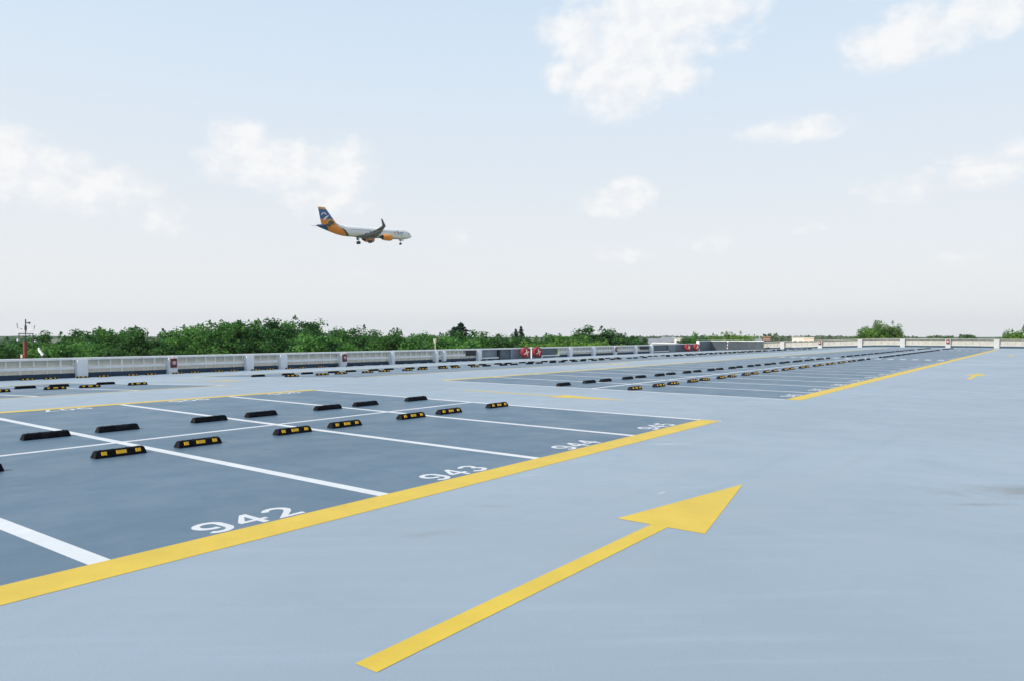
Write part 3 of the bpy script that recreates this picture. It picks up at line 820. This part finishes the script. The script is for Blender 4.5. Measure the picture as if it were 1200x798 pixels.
tree('con0', 610.5, 384.5, 150, 4.8, 'taller of the twin dark conifers above the hose reels', GT)
tree('con0', 604.5, 387.5, 151, 4.4, 'shorter of the twin dark conifers above the hose reels', GT)

# far woods: one mass of leaf clumps along the horizon
random.seed(11); lv = []
def far_wood(x0, x1, dist, ytop, n, size, depth):
    for i in range(n):
        x = random.uniform(x0, x1); D = dist*random.uniform(1, depth)
        p0 = sight(x, 399, D)
        hh = noise.noise(Vector((x*.035, dist*.01, 0)))*.5 + noise.noise(Vector((x*.16, 3, dist)))*.45
        zt = sight(x, ytop - 2.0*hh, dist).z
        z = GZ + (zt-GZ)*random.random()**.5
        lv.append((Vector((p0.x, p0.y, z)), size*random.uniform(.6, 1.3)*D/dist, (rnd_dir()+Vector((0,0,.6))).normalized(), random.random()))
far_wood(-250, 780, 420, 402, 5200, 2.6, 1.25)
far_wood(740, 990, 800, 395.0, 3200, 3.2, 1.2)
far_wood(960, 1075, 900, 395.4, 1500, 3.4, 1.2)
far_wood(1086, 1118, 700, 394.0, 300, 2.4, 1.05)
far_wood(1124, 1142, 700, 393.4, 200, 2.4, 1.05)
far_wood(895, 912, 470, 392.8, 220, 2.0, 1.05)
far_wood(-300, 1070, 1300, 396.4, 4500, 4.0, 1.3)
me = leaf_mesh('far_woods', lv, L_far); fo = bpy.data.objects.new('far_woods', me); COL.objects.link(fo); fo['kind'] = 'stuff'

# hills
mh = simple('wooded_hill', (.035, .07, .035), .95, .25, .01, spec=.05)
m = MB()
for (xa, xb, dist, ytop, hv) in ((-500, 140, 2000, 394.0, 1.0), (150, 1500, 2500, 395.2, .8)):
    prev = None; n = 90
    for i in range(n+1):
        x = xa + (xb-xa)*i/n
        tz = sight(x, ytop - hv*.8*(noise.noise(Vector((x*.012, dist, 0)))*1.6+noise.noise(Vector((x*.05, 2, dist)))*.5), dist)
        lo = sight(x, 399, dist*.93); hi2 = sight(x, 399, dist*1.2)
        cur = ((lo.x, lo.y, GZ), (tz.x, tz.y, max(tz.z, GZ+2)), (hi2.x, hi2.y, GZ))
        if prev:
            m.quad(prev[0], cur[0], cur[1], prev[1]); m.quad(prev[1], cur[1], cur[2], prev[2])
        prev = cur
struct(m.build('hills', mh, smooth=True))

# far buildings
M_bw = simple('white_render', (.72, .69, .64), .8, .06, .3); M_bg = simple('grey_roof', (.22, .24, .27), .7, .1, .3)
M_br = simple('brown_brick', (.32, .19, .13), .85, .15, .4); M_win = simple('window_dark', (.05, .06, .075), .2, .1, 1, spec=.6)
def building(x, dist, ytop, wpx, depth, walls, roofm, pitched, label, floors=2):
    p = sight(x, ytop, dist); w = wpx*dist/F/.95; h = p.z - GZ
    o = empty('house', (p.x, p.y, GZ), (0, 0, math.atan2(p.y, p.x)-math.pi/2)); tag(o, label, 'building', 'buildings beyond the deck')
    wallh = h*(.82 if pitched else .985)
    m = MB(); m.box((0, depth/2, wallh/2), (w, depth, wallh)); m.build('wall', walls, o)
    m = MB()
    if pitched:
        a = .6
        m.hexa([(-w/2-a,-a,wallh+.01),(w/2+a,-a,wallh+.01),(w/2+a,depth+a,wallh+.01),(-w/2-a,depth+a,wallh+.01)],
               [(-w/2*.75,depth*.45,h),(w/2*.75,depth*.45,h),(w/2*.75,depth*.55,h),(-w/2*.75,depth*.55,h)])
    else: m.box((0, depth/2, wallh+(h-wallh)/2+.01), (w+.5, depth+.5, h-wallh))
    r = m.build('roof', roofm, o)
    if pitched:
        m = MB(); m.box((w*.25, depth*.5, h+.3), (.8, .8, 1.6)); m.build('chimney', M_bg, r)
    n = max(2, int(w/3.5))
    for fl in range(floors):
        for i in range(n):
            m = MB(); m.box((-w/2+w*(i+.5)/n, -.02, wallh-1.6-3*fl), (1.2, .10, 1.3)); m.build('window', M_win, o)
    return o
building(771, 300, 396.8, 26, 14, M_bw, M_bg, True, 'low house with grey roof beyond the right end of the tree belt')
building(783, 380, 395.2, 20, 12, M_br, M_bg, True, 'distant darker house roof right of the grey roofed house')
building(798, 360, 396.4, 14, 12, M_bw, M_bw, False, 'cream building left of the ragged dark tree')
building(780, 220, 401.8, 28, 10, M_bw, M_coping, False, 'low white flat building just above the farther grey screen')
building(898.5, 260, 394.8, 7, 8, M_br, M_br, False, 'small brown brick block at the right end of the ramp housing')
building(935, 300, 395.4, 11, 10, M_bw, M_bw, False, 'white flat roofed building above the end wall, left of two')
building(947.5, 320, 395.8, 10, 10, M_cream, M_bw, False, 'cream flat roofed building above the end wall, right of two')
building(886, 420, 397, 14, 12, M_bw, M_bg, True, 'pale distant house seen over the ramp housing')

# ------------------------------------------------------------------ airliner
M_aw = simple('aircraft_white', (.84, .86, .86), .4, .03, .3, spec=.4)
M_ab = simple('aircraft_belly', (.13, .17, .18), .5, .1, .5)
M_ao = simple('aircraft_orange', (.85, .28, .015), .45, .06, .5)
M_abl = simple('aircraft_blue', (.02, .075, .22), .4, .1, .5)
M_an = simple('aircraft_navy', (.045, .12, .30), .4, .1, .5)
M_ak = simple('aircraft_black', (.012, .014, .02), .4, .1, .5)
M_awing = simple('wing_grey', (.10, .13, .135), .45, .15, .5)
M_apo = simple('pale_orange', (.85, .42, .12), .45, .08, .5)
pc = sight(430, 272.6, 283)
air = empty('airliner', pc); tag(air, 'white airliner with orange rear and blue tail flying low, gear down', 'aeroplane')
air.rotation_euler = (R(1.5), R(-3.0), R(-5.3))
# local: +x nose, +y port (far side), +z up; length 44.5
prof = [(22.25,.02,-.55),(21.9,.42,-.5),(21.2,.85,-.38),(20.2,1.28,-.22),(18.8,1.68,-.08),(17.0,1.92,-.01),(15,1.97,0),(5,1.97,0),(-5,1.97,0),(-9.2,1.97,0),(-11,1.93,.04),(-13.5,1.72,.25),(-16,1.38,.55),(-18.5,.98,.88),(-20.5,.62,1.12),(-21.8,.34,1.28),(-22.3,.12,1.33)]
# refine profile
P2 = []
for (a, b) in zip(prof, prof[1:]):
    k = max(1, int(abs(a[0]-b[0])/.3))
    for i in range(k): P2.append(tuple(a[j]+(b[j]-a[j])*i/k for j in range(3)))
P2.append(prof[-1])
m = MB(); N = 64; rings = []
for (x, r, zc) in P2:
    rings.append(len(m.v))
    for k in range(N):
        t = 2*math.pi*k/N; m.v.append((x, r*math.sin(t), zc + r*1.03*math.cos(t)))
for ri, (a, b) in enumerate(zip(rings, rings[1:])):
    x = (P2[ri][0]+P2[ri+1][0])/2
    for k in range(N):
        k2 = (k+1) % N; m.f.append((a+k, a+k2, b+k2, b+k))
        cz = math.cos(2*math.pi*(k+.5)/N)
        xs = x + cz*2.4     # slanted livery edges
        if x + cz*.8 < -18.4: mi = 3
        elif xs < -12.2: mi = 2
        elif xs < -11.2 and cz < .3: mi = 4
        elif cz < -.90: mi = 1
        else: mi = 0
        m.m.append(mi)
fus = m.build('fuselage', [M_aw, M_ab, M_ao, M_abl, M_ak], air, smooth=True)
m = MB(); m.ellipsoid((-.5, 0, -1.55), (6.0, 1.9, .9), 16, 10); m.build('wing_fairing', M_ab, air, smooth=True)
def airfoil_surface(name, sections, mats, parent, mfun=None, n=10):
    """sections: (leading edge point, chord, thickness, normal axis)"""
    m = MB(); rr = []
    for (le, ch, th, nv) in sections:
        rr.append(len(m.v)); pts = []
        for i in range(n+1):
            c = i/n; t = th*ch*(2.97*math.sqrt(max(c,0))-1.26*c-3.516*c*c+2.843*c**3-1.015*c**4)/1.0*.5
            pts.append((c, t))
        up = [(c, t) for c, t in pts]; dn = [(c, -t*.7) for c, t in reversed(pts[1:-1])]
        for (c, t) in up+dn:
            m.v.append(tuple(Vector(le)+Vector((-c*ch, 0, 0))+Vector(nv)*t))
    k = 2*n
    for si, (a, b) in enumerate(zip(rr, rr[1:])):
        for i in range(k):
            i2 = (i+1) % k; m.f.append((a+i, a+i2, b+i2, b+i)); m.m.append(mfun(si, i, k) if mfun else 0)
    m.f.append(tuple(rr[0]+i for i in range(k))); m.m.append(0)
    m.f.append(tuple(rr[-1]+i for i in reversed(range(k)))); m.m.append(mfun(len(rr)-2, 0, k) if mfun else 0)
    return m.build(name, mats, parent, smooth=False)
for sy in (-1, 1):
    secs = [((5.2, sy*1.2, -1.15), 7.6, .13, (0,0,1)), ((2.0, sy*6.2, -.75), 4.6, .12, (0,0,1)), ((-1.6, sy*12.5, .22), 2.7, .11, (0,0,1)), ((-3.55, sy*16.3, .87), 1.75, .10, (0,0,1))]
    wing = airfoil_surface('wing', secs, [M_awing], air)
    airfoil_surface('winglet', [((-3.6, sy*16.32, .87), 1.7, .10, (0,0,1)), ((-4.1, sy*16.85, 1.2), 1.45, .09, (0,-sy*.7,.7)), ((-5.3, sy*17.35, 2.45), .95, .08, (0,-sy,0)), ((-6.0, sy*17.55, 3.4), .55, .08, (0,-sy,0))], [M_awing], wing)
    for y in (4.2, 7.6, 11.0):
        f = MB(); xb = -2.4-.13*y
        f.ellipsoid((xb+.3, sy*y, -1.25+.075*y), (1.7, .22, .34), 10, 8); f.build('flap_fairing', M_steel, wing, smooth=True)
    f = MB(); f.hexa([(-2.6,sy*2.2,-1.75),(-1.6,sy*2.2,-1.3),(-2.2,sy*10,-.65),(-3.0,sy*10,-1.0)], [(-2.65,sy*2.2,-1.65),(-1.6,sy*2.2,-1.2),(-2.2,sy*10,-.57),(-3.05,sy*10,-.92)]); f.build('flap', M_steel, wing)
    # engine
    e = MB(); ex, ey, ez = 4.6, sy*5.75, -2.15
    e.tube([(ex+2.6,ey,ez),(ex+2.3,ey,ez),(ex+1.2,ey,ez),(ex-.6,ey,ez+.02),(ex-1.7,ey,ez+.04)], [.98,1.12,1.22,1.14,.92], 24, caps=False)
    eng = e.build('engine', M_ao, air, smooth=True)
    f = MB(); f.tube([(ex+2.0,ey,ez),(ex+2.05,ey,ez)], 1.0, 24); f.build('fan', M_ak, eng)
    f = MB(); f.tube([(ex+2.72,ey,ez),(ex+2.55,ey,ez)], [.97,1.06], 24, caps=False); f.build('intake_lip', M_steel, eng)
    f = MB(); f.tube([(ex-1.2,ey,ez+.04),(ex-1.75,ey,ez+.04),(ex-2.5,ey,ez+.06),(ex-3.1,ey,ez+.08)], [.86,.70,.5,.12], 20); f.build('exhaust', M_ak, eng)
    f = MB(); f.hexa([(ex+.9,ey-.12,ez+1.15),(ex+.9,ey+.12,ez+1.15),(ex-3.2,ey+.12,ez+.7),(ex-3.2,ey-.12,ez+.7)], [(ex+.2,ey-.1,ez+1.45),(ex+.2,ey+.1,ez+1.45),(ex-3.4,ey+.1,ez+1.4),(ex-3.4,ey-.1,ez+1.4)]); f.build('pylon', M_aw, eng)
    # tailplane
    airfoil_surface('tailplane', [((-16.6, sy*.7, 1.25), 3.5, .10, (0,0,1)), ((-19.6, sy*6.2, 1.75), 1.5, .09, (0,0,1))], [M_awing], air)
    # main gear
    g = MB(); g.tube([(-1.3, sy*3.8, -1.2), (-1.35, sy*3.75, -3.75)], [.17, .14], 10); g.tube([(-.3, sy*3.7, -1.6), (-1.3, sy*3.75, -3.0)], .08, 8); gear = g.build('main_gear', M_steel, air)
    for dy in (-.45, .45):
        f = MB(); f.tube([(-1.35, sy*3.75+dy-.2, -3.85), (-1.35, sy*3.75+dy+.2, -3.85)], .60, 20); f.build('wheel', M_ak, gear)
    f = MB(); f.box((-1.5, sy*4.1, -2.2), (1.0, .06, 1.4)); f.build('gear_door', M_ab, gear)
g = MB(); g.tube([(16.4, 0, -1.7), (16.4, 0, -3.75)], .12, 10); g.tube([(17.3, 0, -1.7), (16.4, 0, -2.9)], .06, 8); gear = g.build('nose_gear', M_steel, air)
for dy in (-.28, .28):
    f = MB(); f.tube([(16.4, dy-.12, -3.75), (16.4, dy+.12, -3.75)], .40, 18); f.build('wheel', M_ak, gear)
for dy in (-.5, .5):
    f = MB(); f.box((16.9, dy, -2.25), (1.5, .05, .75)); f.build('gear_door', M_aw, gear)
# fin with livery bands: orange root, blue middle, pale orange tip
fs = [((-11.6, 0, 1.75), 8.6, .05, (0,1,0)), ((-13.7, 0, 2.5), 6.7, .09, (0,1,0)), ((-14.9, 0, 3.8), 5.8, .10, (0,1,0)), ((-17.0, 0, 6.3), 4.15, .10, (0,1,0)), ((-17.9, 0, 7.35), 3.5, .10, (0,1,0)), ((-18.55, 0, 8.1), 2.95, .09, (0,1,0))]
fin = airfoil_surface('fin', fs, [M_ao, M_an, M_apo], air, mfun=lambda si, i, k: (0, 0, 1, 1, 2)[si])
def fin_patch(name, pts, mat, parent=fin, both=True):
    for sy in (-1, 1):
        m = MB(); y = sy*.315
        lo = [(x, y, z) for x, z in pts]; hi = [(x, y+sy*.02, z) for x, z in pts]
        n = len(pts); b = len(m.v); m.v += lo+hi
        m.f.append(tuple(b+i for i in range(n))); m.m.append(0); m.f.append(tuple(b+n+i for i in range(n))); m.m.append(0)
        for i in range(n):
            j = (i+1) % n; m.f.append((b+i, b+j, b+n+j, b+n+i)); m.m.append(0)
        m.build(name, mat, parent)
fin_patch('white_arc', [(-20.4,5.2),(-20.0,5.95),(-19.0,6.25),(-18.1,5.6),(-18.4,5.3),(-19.1,5.85),(-19.8,5.6),(-20.1,5.05)], M_coping)
fin_patch('white_blade', [(-19.7,3.6),(-19.0,3.3),(-17.4,4.9),(-17.1,5.3),(-17.9,5.05),(-18.9,4.4)], M_coping)
def disc_patch(name, cx, cz, rx, rz, y, mat):
    for sy in (-1, 1):
        m = MB(); N = 20
        m.v = [(cx+rx*math.cos(6.2832*k/N), sy*y, cz+rz*math.sin(6.2832*k/N)) for k in range(N)] + [(cx+rx*math.cos(6.2832*k/N), sy*(y+.02), cz+rz*math.sin(6.2832*k/N)) for k in range(N)]
        m.f = [tuple(range(N)), tuple(range(N, 2*N))] + [(k, (k+1)%N, N+(k+1)%N, N+k) for k in range(N)]; m.m = [0]*len(m.f)
        m.build(name, mat, fin)
disc_patch('pale_disc', -16.4, 2.55, 1.75, 1.35, .36, M_apo)
disc_patch('olive_disc', -16.3, 2.35, 1.35, 1.15, .385, simple('olive', (.10,.09,.05), .6))
# cockpit glazing, cabin windows, lettering
for sy in (-1, 1):
    m = MB()
    pts = [(19.2,.62),(20.0,.42),(20.45,.2),(19.9,.12),(19.1,.22)]
    def on_skin(x, z, off):
        i = min(range(len(prof)-1), key=lambda i: 0 if prof[i+1][0] <= x <= prof[i][0] else 1)
        a, b = prof[i], prof[i+1]; t = (a[0]-x)/(a[0]-b[0]); r = a[1]+(b[1]-a[1])*t; zc = a[2]+(b[2]-a[2])*t
        q = max(.02, r*r-((z-zc)/1.03)**2); return (x, sy*(math.sqrt(q)+off), z)
    m.quad(*[on_skin(x, z, .04) for x, z in pts]); m.build('cockpit_window', M_ak, fus)
    m = MB()
    for i in range(58):
        x = 14.2-i*.40
        if -9 < x and not (2.5 < x < 3.2):
            m.quad(on_skin(x,.33,.012), on_skin(x+.17,.33,.012), on_skin(x+.17,.62,.012), on_skin(x,.62,.012))
    m.build('cabin_windows', M_awing, fus)
cu = bpy.data.curves.new('lettering', 'FONT'); cu.body = 'Sky'; cu.size = 2.35; cu.offset = .03
tmp = bpy.data.objects.new('lettering', cu); COL.objects.link(tmp); bpy.context.view_layer.update()
tme = bpy.data.meshes.new_from_object(tmp.evaluated_get(bpy.context.evaluated_depsgraph_get())); bpy.data.objects.remove(tmp)
for sy in (-1, 1):
    me = tme.copy(); me.materials.clear(); me.materials.append(M_an)
    for v in me.vertices:
        x, z = v.co.x, v.co.y
        X = 13.3 + x if sy < 0 else 18.3 - x
        v.co = on_skin_y = Vector((X, sy*(math.sqrt(max(.1, 1.97**2-(z-.25)**2))+.03), z-.25))
    o = bpy.data.objects.new('lettering', me); COL.objects.link(o); o.parent = fus
    m = MB(); N = 16; cx = 12.2
    pts = [(cx+.75*math.cos(6.2832*k/N), .35+.7*math.sin(6.2832*k/N)) for k in range(N)]
    m.quad(*[(x, sy*(math.sqrt(1.97**2-z*z)+.03), z) for x, z in pts]); m.build('orange_dot', M_apo, fus)

# ------------------------------------------------------------------ light: hazy afternoon sun from the left, behind the parapet
SUN_EL = R(35); sd = Vector((-.945*math.cos(SUN_EL), .327*math.cos(SUN_EL), math.sin(SUN_EL)))
ld = bpy.data.lights.new('sun', 'SUN'); ld.energy = 4.25; ld.angle = R(.6); ld.color = (1, .93, .82)
sun = bpy.data.objects.new('sun', ld); COL.objects.link(sun)
sun.rotation_euler = (-sd).to_track_quat('-Z', 'Y').to_euler(); sun.location = (-40, 20, 40)

w = bpy.data.worlds.new('World'); scene.world = w; w.use_nodes = True
nt = w.node_tree; bg = nt.nodes['Background']
sky = nt.nodes.new('ShaderNodeTexSky'); sky.sky_type = 'NISHITA'; sky.sun_disc = False
sky.sun_elevation = SUN_EL; sky.sun_rotation = math.atan2(sd.x, sd.y); sky.air_density = 1.0; sky.dust_density = 2.5; sky.ozone_density = 1.0; sky.altitude = 100
tc = nt.nodes.new('ShaderNodeTexCoord'); D = tc.outputs['Generated']
def vdot(v):
    n = nt.nodes.new('ShaderNodeVectorMath'); n.operation = 'DOT_PRODUCT'; nt.links.new(D, n.inputs[0]); n.inputs[1].default_value = v; return n.outputs['Value']
def math_n(op, a, b=None, c=None):
    n = nt.nodes.new('ShaderNodeMath'); n.operation = op
    for s_, v in zip(n.inputs, (a, b, c)):
        if v is None: continue
        if hasattr(v, 'is_output'): nt.links.new(v, s_)
        else: s_.default_value = v
    return n.outputs[0]
YAW = 0.64496
ax = vdot((math.cos(YAW), math.sin(YAW), 0)); rt = vdot((math.sin(YAW), -math.cos(YAW), 0)); up = vdot((0, 0, 1))
AZ = math_n('MULTIPLY', math_n('ARCTAN2', rt, ax), 57.2958); EL = math_n('MULTIPLY', math_n('ARCSINE', up), 57.2958)
# haze: the lower sky whitens
haze = ramp(nt, EL, 40, 1, 0.0, 1.0)
STR = .10
SKB = .92
def sk(c): return tuple(x*SKB/STR for x in c)
hz = nt.nodes.new('ShaderNodeValToRGB'); cr = hz.color_ramp
els = [(0, (.82, .83, .835)), (.06, (.80, .81, .82)), (.22, (.735, .78, .825)), (.45, (.64, .745, .855)), (.75, (.50, .66, .85)), (1, (.36, .54, .80))]
cr.elements[0].position = 0; cr.elements[1].position = 1
for i, (p_, c_) in enumerate(els):
    e = cr.elements[0] if i == 0 else cr.elements[-1] if i == len(els)-1 else cr.elements.new(p_)
    e.position = p_; e.color = (*c_, 1)
nt.links.new(math_n('DIVIDE', EL, 45.0), hz.inputs['Fac'])
hcol = nt.nodes.new('ShaderNodeVectorMath'); hcol.operation = 'SCALE'; hcol.inputs['Scale'].default_value = SKB/STR; nt.links.new(hz.outputs['Color'], hcol.inputs[0])
c = mix(nt, sky.outputs['Color'], hcol.outputs['Vector'], ramp(nt, EL, 62, 26, .0, .93))
# cumulus: soft lobes broken up by noise, bearings and elevations as in the photo
cv = nt.nodes.new('ShaderNodeCombineXYZ'); nt.links.new(AZ, cv.inputs[0]); nt.links.new(math_n('MULTIPLY', EL, 1.3), cv.inputs[1])
n_a = noise_n(nt, cv.outputs[0], .20, 9, .60); n_b = noise_n(nt, cv.outputs[0], .50, 7, .53)
n_c = noise_n(nt, cv.outputs[0], 1.6, 6, .6)
nz = math_n('ADD', math_n('ADD', math_n('MULTIPLY', math_n('SUBTRACT', n_a, .5), 2.0), math_n('MULTIPLY', math_n('SUBTRACT', n_b, .5), 1.7)), math_n('MULTIPLY', math_n('SUBTRACT', n_c, .5), .35))
lobes = [ # az, el, rx, ry, strength
 (9.5, 22.5, 6.5, 4.0, 1.0), (8.0, 19.5, 4.2, 3.0, 1.0), (13.5, 24.5, 6.5, 3.6, .95), (3.9, 23.0, 2.4, 1.5, .72), (3.9, 19.6, 1.9, 1.4, .8), (12.0, 19.5, 3.5, 2.0, .7), (15.5, 21.0, 3.2, 1.2, .45),
 (27.2, 19.6, 3.2, 1.8, .8), (30, 20.2, 4.0, 2.2, .8), (33.0, 21.0, 5.0, 2.2, .85), (36, 21.5, 4, 2.4, .85), (26.5, 23.5, 3.0, 1.0, .6),
 (21.6, 14.8, 4.2, 1.0, .8), (8.3, 10.2, 3.0, 1.2, .85), (9.6, 11.2, 2.0, 1.2, .8), (28.6, 10.2, 3.6, 1.2, .55), (33.0, 11.0, 4.0, 1.3, .55), (36, 12, 3, 1.4, .5),
 (-17.8, 12.6, 6.0, 2.6, .75), (-13.2, 12.6, 3.0, 2.6, .75), (-20.6, 14.4, 2.6, 1.6, .7), (-14.5, 10.2, 3.8, 1.8, .6),
 (-33.2, 10.2, 5.0, 2.6, .72), (-30.2, 9.8, 5.0, 2.2, .66), (-26.0, 8.3, 2.2, 1.6, .55), (-36, 11.5, 4, 2.4, .75),
 (15.3, 7.0, 3.6, 1.2, .32), (8.2, 6.2, 3.8, 1.1, .28), (-4.1, 7.8, 1.3, 1.1, .28), (22.3, 7.9, 2.6, .8, .25), (-12.1, 4.8, 2.0, 1.0, .2), (32, 5.2, 3.2, .9, .2)]
dens = None
for (a, e, rx, ry, s_) in lobes:
    da = math_n('MULTIPLY', math_n('SUBTRACT', AZ, a), 1/rx); de = math_n('MULTIPLY', math_n('SUBTRACT', EL, e), 1/ry)
    r2 = math_n('ADD', math_n('MULTIPLY', da, da), math_n('MULTIPLY', de, de))
    v = math_n('MULTIPLY', math_n('SUBTRACT', 1.0, r2), 1.0)
    v = math_n('ADD', math_n('MAXIMUM', v, -1.2), s_-1.0)
    dens = v if dens is None else math_n('SMOOTH_MAX', dens, v, .25)
mask = ramp(nt, math_n('ADD', dens, nz), -.36, .88, 0, .86)
cv2 = nt.nodes.new('ShaderNodeVectorMath'); cv2.operation = 'ADD'; cv2.inputs[1].default_value = (-.7, .8, 0); nt.links.new(cv.outputs[0], cv2.inputs[0])
n_l = noise_n(nt, cv2.outputs[0], .50, 7, .53)      # sunward neighbour: the lit side is where the cloud thins towards the sun
shade = ramp(nt, math_n('ADD', math_n('SUBTRACT', n_b, n_l), math_n('MULTIPLY', n_a, .15)), -.10, .22)
ccol = mix(nt, sk((.80, .81, .83)), sk((.875, .87, .865)), shade)
c = mix(nt, c, ccol, mask)
# below the horizon
c = mix(nt, c, sk((.35, .38, .36)), ramp(nt, EL, -.6, -2.5))
nt.links.new(c, bg.inputs['Color']); bg.inputs['Strength'].default_value = STR

# ------------------------------------------------------------------ air
HAZE = .00012
if HAZE:
    hm = bpy.data.materials.new('haze_air'); hm.use_nodes = True; ht = hm.node_tree; ht.nodes.remove(ht.nodes['Principled BSDF'])
    pv = ht.nodes.new('ShaderNodeVolumePrincipled'); pv.inputs['Color'].default_value = (.86, .92, 1, 1); pv.inputs['Density'].default_value = HAZE; pv.inputs['Anisotropy'].default_value = .2
    ht.links.new(pv.outputs[0], ht.nodes['Material Output'].inputs['Volume'])
    m = MB(); m.box((0, 0, (GZ-1+75)/2), (7000, 7000, 75-(GZ-1))); ho = m.build('haze', hm); ho['kind'] = 'stuff'

# ------------------------------------------------------------------ render settings
scene.render.engine = 'CYCLES'; scene.cycles.samples = 128
scene.cycles.use_denoising = True
scene.view_settings.view_transform = 'Standard'; scene.view_settings.look = 'None'
scene.view_settings.exposure = .29; scene.view_settings.gamma = 1; scene.view_settings.use_curve_mapping = False
scene.cycles.max_bounces = 6; scene.cycles.transparent_max_bounces = 4
